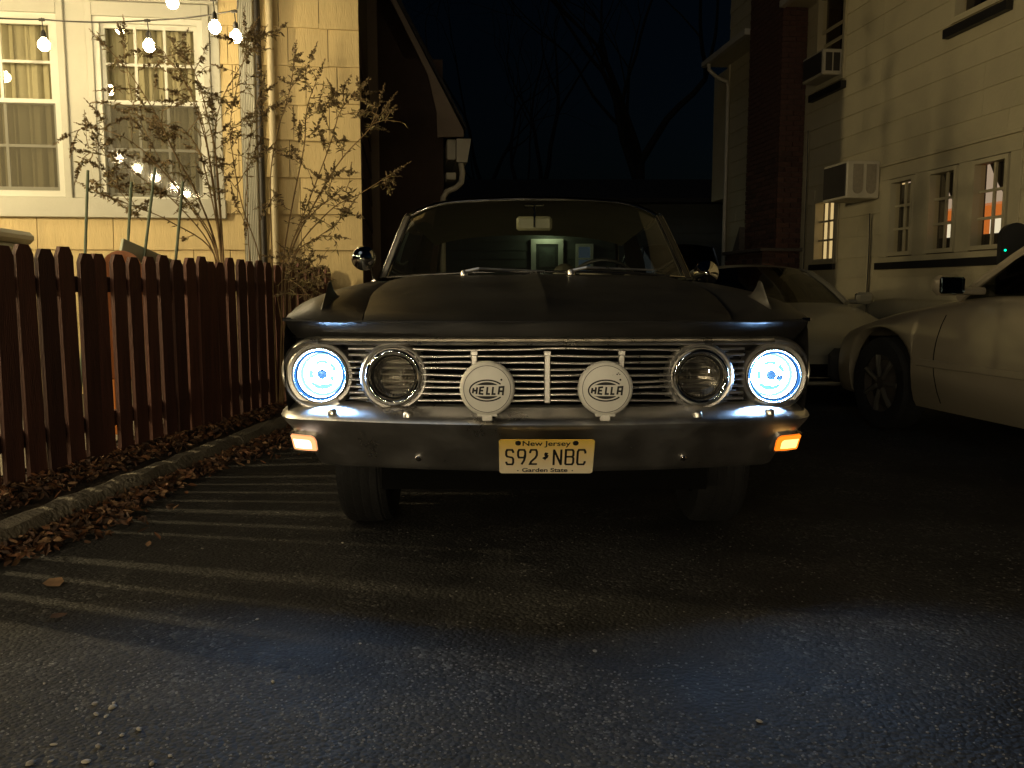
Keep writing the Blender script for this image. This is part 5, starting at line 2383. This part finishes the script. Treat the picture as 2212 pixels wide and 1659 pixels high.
s_, z_ = rp(1832, 440)
acd, ach, acw = .46, .46, .62
s0 = rp(1904, 400)[0]
b = MB()
zb = rp(1885, 432)[1]
ac = MB()
ac.bbox(s0, s0 + acw, .026, acd, zb, zb + ach, .012)
acp = ac.build('air_conditioner', m_ac, rhouse)
b = MB()
b.bbox(s0 + .02, s0 + acw - .02, acd + .001, acd + .012, zb + .03, zb + ach - .03, .004)
b.build('front_grille', m_acdark, acp)
for i in range(2):
    x = .075 + i * .175
    b = MB()
    pr = [(x, zb + ach - .04), (x, zb + .12)] + [(x + .065 - .065 * cos(t), zb + .12 - .065 * sin(t)) for t in [pi * k / 10 for k in range(1, 10)]] + [(x + .13, zb + .12), (x + .13, zb + ach - .04)]
    b.prism(pr, s0 - .006, s0 + .001, axis='x')
    b.build('side_vent', mat('ac_vent', (.30, .26, .19), .6, var=.2, scale=40), acp)
a, c, e, f = OP['e']
b = MB()
b.bbox(a + .02, c - .10, -.05, .30, e + .0, e + .34, .012)
acp = b.build('window_air_conditioner', m_ac, rhouse)
b = MB()
b.bbox(a + .05, c - .13, .301, .31, e + .03, e + .31, .004)
b.build('front_grille', m_acdark, acp)
for i in range(2):
    b = MB()
    b.box(a + .014, a + .02, .06 + i * .11, .15 + i * .11, e + .05, e + .29)
    b.build('side_vent', m_acdark, acp)

# conduits, meter pipe
for (u, v0, v1, out) in ((1746, 290, 600, .06), (1879, 470, 650, .06)):
    s_, zt_ = rp(u, v0, out)
    b = MB()
    b.tube([(s_, out, 0), (s_, out, zt_)], .018, 8)
    b.build('conduit', m_siding, rhouse, smooth=True)
    b = MB()
    b.tube([(s_ - .03, out + .01, 0.2), (s_ - .028, out + .012, zt_ * .55), (s_ - .035, out + .014, zt_ * .8), (s_ - .012, out + .01, zt_ + .05)], .007, 6)
    b.build('cable', m_cable, rhouse, smooth=True)

# eaves at the far corner
b = MB()
EZ = rp(1560, 128, .3)[1]
rise = .55
cgap = (rp(1741, 300)[0] - .03, rp(1741, 300)[0] + 1.25 + .03)
b.prism([(-.05, EZ), (.01, EZ), (.01, EZ + .40), (-2.5, EZ + 2.6), (-2.5, EZ + 2.4)], SN - .3, SF + .15, axis='x')
roofp = b.build('roof', m_roof, rhouse)
for e0, e1 in ((SN - .3, cgap[0]), (cgap[1], SF + .15)):
    b = MB()
    b.prism([(.012, EZ), (.40, EZ), (.40, EZ + .06), (.012, EZ + .40)], e0, e1, axis='x')
    b.build('eave', m_siding, rhouse)
    b = MB()
    b.bbox(e0, e1, .402, .50, EZ - .02, EZ + .08, .01)
    b.build('gutter', m_gutter, rhouse)
b = MB()
sg = SF - .12
b.tube([(sg, .45, EZ), (sg, .44, EZ - .12), (sg, .30, EZ - .24), (sg, .10, EZ - .32), (sg, .075, EZ - .42), (sg, .075, .2)], .035, 10)
b.build('downspout', m_gutter, rhouse, smooth=True)
b = MB()
b.bbox(SF - .10, SF + .02, .025, .045, .3, EZ, .004)
b.build('corner_board', m_siding, rhouse)
# the gable end beyond the chimney: upper storey hangs a little over the lower
b = MB()
b.bbox(SF + .001, SF + .9, -4.0, -.02, rp(1565, 428)[1], EZ, .01)
b.build('upper_bay', m_siding, rhouse)

# chimney of separate bricks
sc0 = rp(1741, 300)[0]
cw, cdp = 1.25, .42
ch = thing('brick_chimney', 'dark brick chimney running up the side of the white house', 'chimney', RO, atan2(RE.y, RE.x))
b = MB()
b.box(sc0 + .02, sc0 + cw - .02, .03, cdp - .02, 0, HT + 1)
zs_ = rp(1610, 488, cdp + .35)[1]
b.box(sc0 + .02, sc0 + cw + .28, .03, cdp + .20, 0, zs_ - .35)
b.prism([(sc0 + cw - .03, zs_ - .36), (sc0 + cw + .28, zs_ - .36), (sc0 + cw - .03, zs_ + .05)], .04, cdp + .1)
b.build('core', m_mortar, ch)
br = {}
bh, bl = .075, .215
cnt = 0
rest = MB()


def brick(x0, x1, y0, y1, z0, z1):
    global cnt
    key = (round(x1 - x0, 3), round(y1 - y0, 3))
    if cnt < 300:
        if key not in br:
            m = MB()
            m.box(0, x1 - x0, 0, y1 - y0, 0, bh - .011)
            o = m.build('brick', m_brick, ch)
            br[key] = o.data
            o.matrix_local = Matrix.Translation((x0, y0, z0))
        else:
            inst('brick', br[key], ch, Matrix.Translation((x0, y0 + random.uniform(-.002, .002), z0)))
        cnt += 1
    else:
        rest.box(x0, x1, y0, y1, z0, z1)


z = .6
row = 0
while z < HT:
    dy = .2 if z < zs_ - .4 else 0
    D_ = cdp + dy
    # near face (looking at the camera)
    off = 0 if row % 2 else -.11
    y = off
    while y < D_ - .01:
        a, c = max(y, .035), min(y + bl - .012, D_)
        if c - a > .03:
            brick(sc0 - .002 + (.006 if random.random() < .2 else 0), sc0 + .06, a, c, z, z + bh - .011)
        y += bl
    # outer face
    W_ = cw + (.3 if dy else 0)
    x = .07 + off
    while x < W_ - .02:
        a, c = max(sc0 + x, sc0 + .072), min(sc0 + x + bl - .012, sc0 + W_)
        if c - a > .03:
            brick(a, c, D_ - .06, D_ + .002, z, z + bh - .011)
        x += bl
    z += bh
    row += 1
if rest.v:
    rest.build('brick_courses', m_brick, ch, kind='stuff')
b = MB()
b.bbox(sc0 - .05, sc0 + cw + .32, .0, cdp + .26, zs_ - .40, zs_ - .35, .006)
b.build('stone_shoulder', m_mortar, ch)


# ================================================================ modern cars
def modern_car(name, label, loc, rz, paint, top, hw, L_, sill, wheels, wr, gh, nose_w, mirrors, arch_r=None, rimm=None, extra=None, dark_low=None):
    """nose at y = 0, tail at y = L_; top = hood/deck line; gh = greenhouse (base front, roof front, roof rear, base rear, roof z, belt half width, roof half width)"""
    t = thing(name, label, 'car', loc, rz)
    ar = arch_r or wr + .045
    ys = sorted({round(L_ * i / 44, 4) for i in range(45)} | {.02, .05, .1, .16} | {round(w_ + ar * cos(R(a)), 4) for w_ in wheels for a in range(0, 181, 12)})

    def wid(y):
        return hw * sinterp([(0, nose_w), (.05, nose_w + .06), (.2, .93), (.5, .985), (.9, 1.0), (L_ - 1.0, 1.0), (L_ - .3, .97), (L_, .86)], y)
    rows = []
    gb0, gr0, gr1, gb1, gz, gbw, grw = gh
    for y in ys:
        zt = sinterp(top, y)
        w = wid(y)
        zb = sill + (.06 if y < .12 or y > L_ - .12 else 0)
        for w_ in wheels:
            d = abs(y - w_)
            if d < ar:
                zb = max(zb, wr + sqrt(ar ** 2 - d ** 2))
        half = [(0, zt), (.35, zt - .002), (.62, zt - .010), (.80, zt - .028), (.90, zt - .058), (.955, zt - .105)]
        lowt = zt - .105
        for k_, wx in ((.12, .978), (.28, .993), (.45, 1.0), (.62, .998), (.8, .985), (.93, .965), (1.0, .94)):
            half.append((wx, lerp(lowt, zb, k_)))
        full = [(-x, z) for x, z in reversed(half[1:])] + half
        rows.append([Vector((x * w, y, z)) for x, z in full])
    # cabin well: leave the body top open between the glass bases
    b = MB()
    b.grid(rows)
    n_ = len(rows[0])
    b.f += [list(range(n_)), [(len(rows) - 1) * n_ + k_ for k_ in range(n_ - 1, -1, -1)]]
    b.m += [0, 0]
    body = b.build('body', paint, t, smooth=True, ang=32)
    b = MB()
    b.box(-hw * .72, hw * .72, .3, L_ - .3, sill - .04, sill + .30)
    for w_ in wheels:
        b.box(-hw * .80, hw * .80, w_ - ar - .02, w_ + ar + .02, sill, min(wr * 2 + .08, sinterp(top, w_ - ar) - .13, sinterp(top, w_ + ar) - .13))
    b.build('underbody', m_void, t)

    belt = lambda y: sinterp(top, y) - .02

    def gp(a, y, f):
        return None
    # roof
    A_ = [lerp(-1, 1, i / 12) for i in range(13)]
    rr = []
    for f in [0, .08, .2, .4, .6, .8, .92, 1]:
        y = lerp(gr0, gr1, f)
        rr.append([Vector((a * grw, y - .05 * a * a * (1 - 2 * f) * -1, gz + .035 * sin(pi * f) - .035 * a * a - .03 * a ** 6)) for a in A_])
    b = MB()
    b.grid(rr)
    b.build('roof', paint, t, smooth=True)
    # windshield and rear glass
    for nm, yb_, edge_ in (('windshield', gb0, rr[0]), ('rear_window', gb1, rr[-1])):
        b = MB()
        rws = []
        for f in (0, .25, .5, .75, 1):
            row = []
            for i, a in enumerate(A_):
                bot = Vector((a * gbw, yb_ + (.16 if nm == 'windshield' else -.12) * a * a, belt(yb_) + .012 - .01 * a * a))
                row.append(bot.lerp(edge_[i], f) + Vector((0, 0, .02 * sin(pi * f))))
            rws.append(row)
        b.grid(rws)
        b.build(nm, m_carglass2, t, smooth=True)
    for sx in (-1, 1):
        # pillars
        for nm, yb_, e in (('windshield_pillar', gb0 + .16, rr[0][0 if sx < 0 else -1]), ('rear_pillar', gb1 - .12, rr[-1][0 if sx < 0 else -1])):
            b = MB()
            p0 = Vector((sx * (gbw + .005), yb_, belt(yb_)))
            P = [p0.lerp(e, f) + Vector((0, 0, .022 * sin(pi * f))) for f in (0, .25, .5, .75, 1)]
            b.tube(P, .028, 8)
            b.build(nm, paint, t, smooth=True)
        b = MB()
        b.tube([r_[0 if sx < 0 else -1] for r_ in rr], .024, 8)
        b.build('roof_rail', paint, t, smooth=True)
        b = MB()
        rws = []
        for i in range(9):
            f = i / 8
            y0_, y1_ = lerp(gb0 + .2, gb1 - .14, f), lerp(gr0 + .02, gr1 - .02, f)
            r_ = interp([(k2, k2) for k2 in (0, 1)], f)
            e0 = rr[min(int(f * 7), 7)][0 if sx < 0 else -1]
            rws.append([Vector((sx * gbw, y0_, belt(y0_) - .01)), Vector((sx * (gbw * .55 + grw * .45) * 1.02, (y0_ + y1_) / 2, lerp(belt(y0_), gz - .07, .5))), Vector((sx * grw, y1_, gz - .066))])
        b.grid(rws)
        b.build('side_window', m_carglass2, t, smooth=True)
        bp = lerp(gb0, gb1, .52)
        b = MB()
        b.tube([(sx * (gbw + .004), bp, belt(bp)), (sx * (grw + .004), bp + .05, gz - .06)], .03, 8)
        b.build('centre_pillar', m_blackp, t, smooth=True)
        # mirror
        my_ = gb0 + .34
        zz = belt(my_) + .055 + mirrors
        xm = sx * (hw + .07)
        b = MB()
        b.bbox(xm - .085, xm + .085, my_ - .05, my_ + .035, zz - .055, zz + .062, .03)
        b.tube([(sx * gbw, my_ + .02, zz - .03), (xm - sx * .06, my_, zz - .03)], .022, 8)
        mr_ = b.build('side_mirror', paint, t, smooth=True)
        q = MB()
        q.bbox(xm - .075, xm + .075, my_ + .0355, my_ + .042, zz - .045, zz + .052, .012)
        q.build('mirror_glass', m_mirror, mr_)
        # door gap
        for yd in (gb0 + .18, gb0 + 1.18):
            b = MB()
            P = []
            for k_ in range(17):
                f = k_ / 16
                z = lerp(belt(yd) - .10, sill + .05, f)
                zt_ = sinterp(top, yd) - .105
                kk = (zt_ - z) / (zt_ - sill)
                wx = interp([(-.5, .93), (-.2, .945), (0, .955), (.12, .978), (.28, .993), (.45, 1.0), (.62, .998), (.8, .985), (.93, .965), (1.0, .94)], kk)
                P.append((sx * (wid(yd) * wx + .0008), yd - .05 * sin(pi * f) + .02, z))
            b.tube(P, .0035, 5)
            b.build('door_gap', m_void, t)
        for hy in (gb0 + .95, gb0 + 1.75):
            b = MB()
            hx0 = sx * (hw + .004)
            b.bbox(min(hx0, hx0 + sx * .022), max(hx0, hx0 + sx * .022), hy, hy + .17, .74, .765, .008)
            b.build('door_handle', paint, t)
        b = MB()
        b.bbox(min(sx * (hw - .004), sx * (hw + .012)), max(sx * (hw - .004), sx * (hw + .012)), wheels[0] + ar + .06, wheels[1] - ar - .05, .475, .52, .004)
        b.build('side_moulding', paint, t)
        for w_ in wheels:
            wheel(t, sx * (hw - .105), w_, wr, .19, sx, rimm or m_acdark, 7)
    # dark interior block so the glass does not show the sky
    b = MB()
    b.bbox(-gbw + .08, gbw - .08, gr0 + .1, gb1 - .35, sill + .2, belt(gr0) + .02, .05)
    b.build('seats', m_interior, t)
    return t


m_carglass2 = glass('dark_car_glass', (.18, .19, .17), 1.0)
m_mirror = mat('mirror_glass', (.45, .55, .60), .03, 1.0, var=.05)
m_tan = mat('tan_metallic_paint', (.33, .285, .205), .34, .35, var=.05, scale=3, spec=.5, coat=.3)
m_silver = mat('silver_white_paint', (.27, .255, .20), .3, .3, var=.05, scale=3, coat=.4)
m_darkcar = mat('dark_vehicle_paint', (.012, .012, .013), .3, .0, var=.2, scale=3, coat=.5)

# tan sedan parked nose away on the right
ha = R(9)
hd = Vector((-sin(ha), cos(ha), 0))                  # the way its nose points
ls = Vector((-cos(ha), -sin(ha), 0))                 # its left side
fw = at(1893, 800, 5.8)
hwt = .89
tanp = Vector((fw.x, 5.8, 0)) - ls * hwt + hd * .80
tan_car = modern_car('tan_sedan', 'tan sedan parked nose away at the right edge with its driver side showing', tanp, ha + pi, m_tan,
                     [(0, .50), (.03, .60), (.10, .66), (.3, .715), (.6, .785), (1.0, .855), (1.35, .905), (1.6, .935), (2.2, .95), (3.4, .95), (3.8, .97), (4.4, .94), (4.75, .85), (4.85, .6)],
                     hwt, 4.85, .21, (.80, 3.55), .315, (1.25, 2.05, 3.1, 3.75, 1.40, .74, .57), .70, .0, arch_r=.375)
b = MB()
b.bbox(-.80, .80, -.045, .10, .24, .50, .05)
b.build('front_bumper', mat('grey_bumper_plastic', (.02, .02, .02), .6, var=.2), tan_car, smooth=True)

# low silver coupe behind it, nose to the camera
wc_ = Vector((2.42, 6.95, 0))
sil = modern_car('silver_coupe', 'low silver white coupe parked behind the tan sedan, nose to the camera', wc_, R(-3), m_silver,
                 [(0, .42), (.03, .50), (.10, .56), (.3, .63), (.7, .73), (1.1, .80), (1.4, .835), (2.2, .86), (3.2, .87), (3.7, .90), (4.2, .86), (4.4, .6)],
                 .90, 4.4, .17, (.88, 3.45), .32, (1.25, 1.95, 2.9, 3.9, 1.18, .74, .55), .72, -.02, arch_r=.36)
b = MB()
b.bbox(-.72, .72, -.035, .04, .24, .345, .02)
b.build('front_intake', m_void, sil)
b = MB()
b.bbox(-.76, .76, -.05, .06, .175, .205, .01)
b.build('front_lip', m_silver, sil)

# dark vehicle deep in the yard
dk = modern_car('dark_vehicle', 'dark vehicle barely visible in the yard beyond the chrome mirror on the right', Vector((at(1518, 600, 13.5).x, 13.3, 0)), R(4), m_darkcar,
                [(0, .75), (.05, .9), (.2, .98), (.8, 1.03), (1.2, 1.06), (2.6, 1.06), (3.6, 1.05), (4.5, 1.0), (4.6, .8)],
                .86, 4.6, .3, (.85, 3.5), .35, (1.25, 1.6, 3.0, 3.4, 1.72, .74, .62), .82, .05)
for x in (-.55, .55):
    b = MB()
    b.lathe([(.10, .02), (.105, -.02), (.09, -.035), (.001, -.03)], (x, .0, .82), 'y', 24)
    b.build('headlight', m_chrome_clean, dk, smooth=True)

# hooded post by the windows
pp = at(2188, 540, 6.9)
post = thing('hooded_post', 'black rounded hooded post with a small green glint beyond the tan sedan', 'post', (pp.x, 6.9, 0), R(-15))
zt = at(2190, 482, 6.9).z
b = MB()
pr = [(-.085, 0), (.085, 0), (.10, zt - .12)] + [(.10 * cos(t), zt - .10 + .10 * sin(t)) for t in [pi * i / 10 for i in range(11)]] + [(-.10, zt - .12)]
b.prism(pr, -.06, .06)
b.build('housing', m_blackp, post)
b = MB()
b.lathe([(.009, 0), (.007, -.006), (.0005, -.008)], (-.07, -.06, at(2171, 541, 6.9).z), 'y', 12)
b.build('green_glint', emitter('glint_glow', (.0, 1.0, .45), 2.5), post)  # green glint made as a small glowing disc

# ================================================================ far yard
# house at the back with its porch light on, seen through the black car's glass
BY = 21.0
bh_ = thing('rear_house', 'dark house at the end of the driveway with a lit porch door', 'house', (1.0, BY, 0), 0)
m_bsid = mat('rear_siding', (.07, .075, .065), .8, var=.1)


def bp_(u, v):
    p = at(u, v, BY)
    return p.x - 1.0, p.z


xl, xr_ = -6.5, 7.0
EZ2 = 3.0
b = MB()
b.box(xl, xr_, .1, 6, 0, EZ2)
b.build('wall', m_bsid, bh_)
for k in range(14):
    b = MB()
    b.prism([(.0, k * .21), (-.02, k * .21), (-.004, k * .21 + .215), (.0, k * .21 + .215)], xl, xr_, axis='x')
    o = b.build('siding_board', m_bsid, bh_)
    o.location = (0, .099, 0)
b = MB()
b.prism([(-.35, EZ2), (-.35, EZ2 + .1), (3, EZ2 + .95), (6.3, EZ2 + .1), (6.3, EZ2)], xl - .3, xr_ + .3, axis='x')
b.build('roof', m_roof, bh_)
x0_, zt_ = bp_(1158, 527)
x1_, _ = bp_(1206, 527)
b = MB()
b.box(x0_ - .12, x0_, -.0, .07, .6, zt_ + .12)
b.box(x1_, x1_ + .12, -.0, .07, .6, zt_ + .12)
b.box(x0_, x1_, .0, .07, zt_, zt_ + .12)
b.build('door_frame', m_sash, bh_)
b = MB()
b.box(x0_, x1_, .03, .065, .6, zt_)
dr = b.build('door', mat('dark_storm_door', (.035, .04, .035), .5, var=.2), bh_)
b = MB()
b.box(x0_ + .08, x1_ - .08, .022, .029, zt_ - .55, zt_ - .08)
b.build('pane', mat('door_glass', (.10, .11, .10), .1, var=.4, scale=3), dr)
xa, za = bp_(1250, 533)
xb, zb_ = bp_(1275, 585)
b = MB()
for (p, q, r_, s) in ((xa - .07, xa, zb_ - .07, za + .07), (xb, xb + .07, zb_ - .07, za + .07), (xa, xb, za, za + .07), (xa, xb, zb_ - .07, zb_)):
    b.box(p, q, .0, .07, r_, s)
b.box(xa, xb, .0, .05, (za + zb_) / 2 - .02, (za + zb_) / 2 + .02)
wn_ = b.build('window', m_sash, bh_)
b = MB()
b.box(xa, xb, .055, .07, zb_, za)
b.build('pane', emitter('dim_blue_window', (.35, .48, .60), .055), wn_)
# porch: roof slab on posts and a lamp under it
pw0, pw1 = bp_(1120, 513)[0], bp_(1245, 513)[0]
pz = bp_(1180, 510)[1]
b = MB()
b.box(pw0, pw1, -1.1, .05, pz + .22, pz + .32)
b.build('porch_roof', m_bsid, bh_)
b = MB()
b.box(pw0 + .1, pw1 - .1, -.9, .05, .0, .6)
b.build('porch_step', m_patio, bh_)
lx = (x0_ + x1_) / 2
b = MB()
b.lathe([(.05, .06), (.06, 0), (.05, -.06), (.001, -.07)], (lx, -.30, pz + .10), 'z', 14)
b.build('porch_lamp', emitter('lit_porch_lamp', (.86, 1.0, .62), 34), bh_)

# bare trees against the sky
def bare_tree(label, base, h, seed, lean=(0, 0), forks=3, r0=.22):
    random.seed(seed)
    t = thing('bare_tree', label, 'tree', base, 0)
    tr, br_ = MB(), MB()

    def grow(b, p, d, L_, r, depth):
        n = 6
        P, rr = [p], [r]
        for i in range(n):
            d = (d + Vector((random.gauss(0, .10), random.gauss(0, .10), random.gauss(0, .06) + .02))).normalized()
            P.append(P[-1] + d * (L_ / n))
            rr.append(lerp(r, r * .58, (i + 1) / n))
        b.tube(P, rr, 7 if depth < 2 else 4, caps=False)
        if depth >= 5:
            return
        kk = forks if depth == 0 else random.choice((2, 3))
        for i in range(kk):
            sp = random.uniform(.35, .75)
            az = random.uniform(0, 2 * pi)
            s1 = d.cross(Vector((cos(az), sin(az), .3))).normalized()
            nd = (d + s1 * sp + Vector((0, 0, .12))).normalized()
            grow(br_, P[-1] if i < 2 else P[random.choice((3, 4, 5))], nd, L_ * random.uniform(.62, .85), rr[-1] * random.uniform(.62, .9), depth + 1)
    grow(tr, Vector((0, 0, 0)), Vector((lean[0], lean[1], 1)).normalized(), h * .33, r0, 0)
    tr.build('trunk', m_bark, t, smooth=True)
    br_.build('branches', m_bark, t, smooth=True)


p = at(1385, 620, 28)
bare_tree('large bare forked tree against the night sky, right of centre', (p.x, 28, 0), 15, 41, (-.05, 0), 4, .27)
p = at(1190, 620, 34)
bare_tree('thinner bare tree against the night sky, left of the large one', (p.x, 34, 0), 14, 48, (.05, 0), 3, .25)
p = at(1060, 620, 40)
bare_tree('distant bare tree against the night sky, beside the gable', (p.x, 40, 0), 15, 52, (0, 0), 3, .25)

# dark hedge closing the yard
random.seed(77)
b = MB()
for i in range(5200):
    x = random.uniform(-22, 26)
    hgt = 3.6 + 1.2 * sin(x * .7) + .8 * sin(x * 1.9 + 2) + .5 * sin(x * 4.1)
    z = random.uniform(0, 1) ** .7 * hgt
    p = Vector((x, 46 + random.uniform(-1.2, 1.2), z))
    e = Vector((random.gauss(0, 1), random.gauss(0, 1), random.gauss(0, 1))).normalized()
    f = e.cross(Vector((0, 0, 1))).normalized()
    g_ = e.cross(f)
    s = random.uniform(.2, .45)
    b.add([p - f * s, p - g_ * s * .6, p + f * s, p + g_ * s * .6], [(0, 1, 2, 3)])
o = b.build('hedge', m_hedge)
tag(o, 'dark mass of shrubs closing the far end of the yard', 'hedge')
o['kind'] = 'stuff'
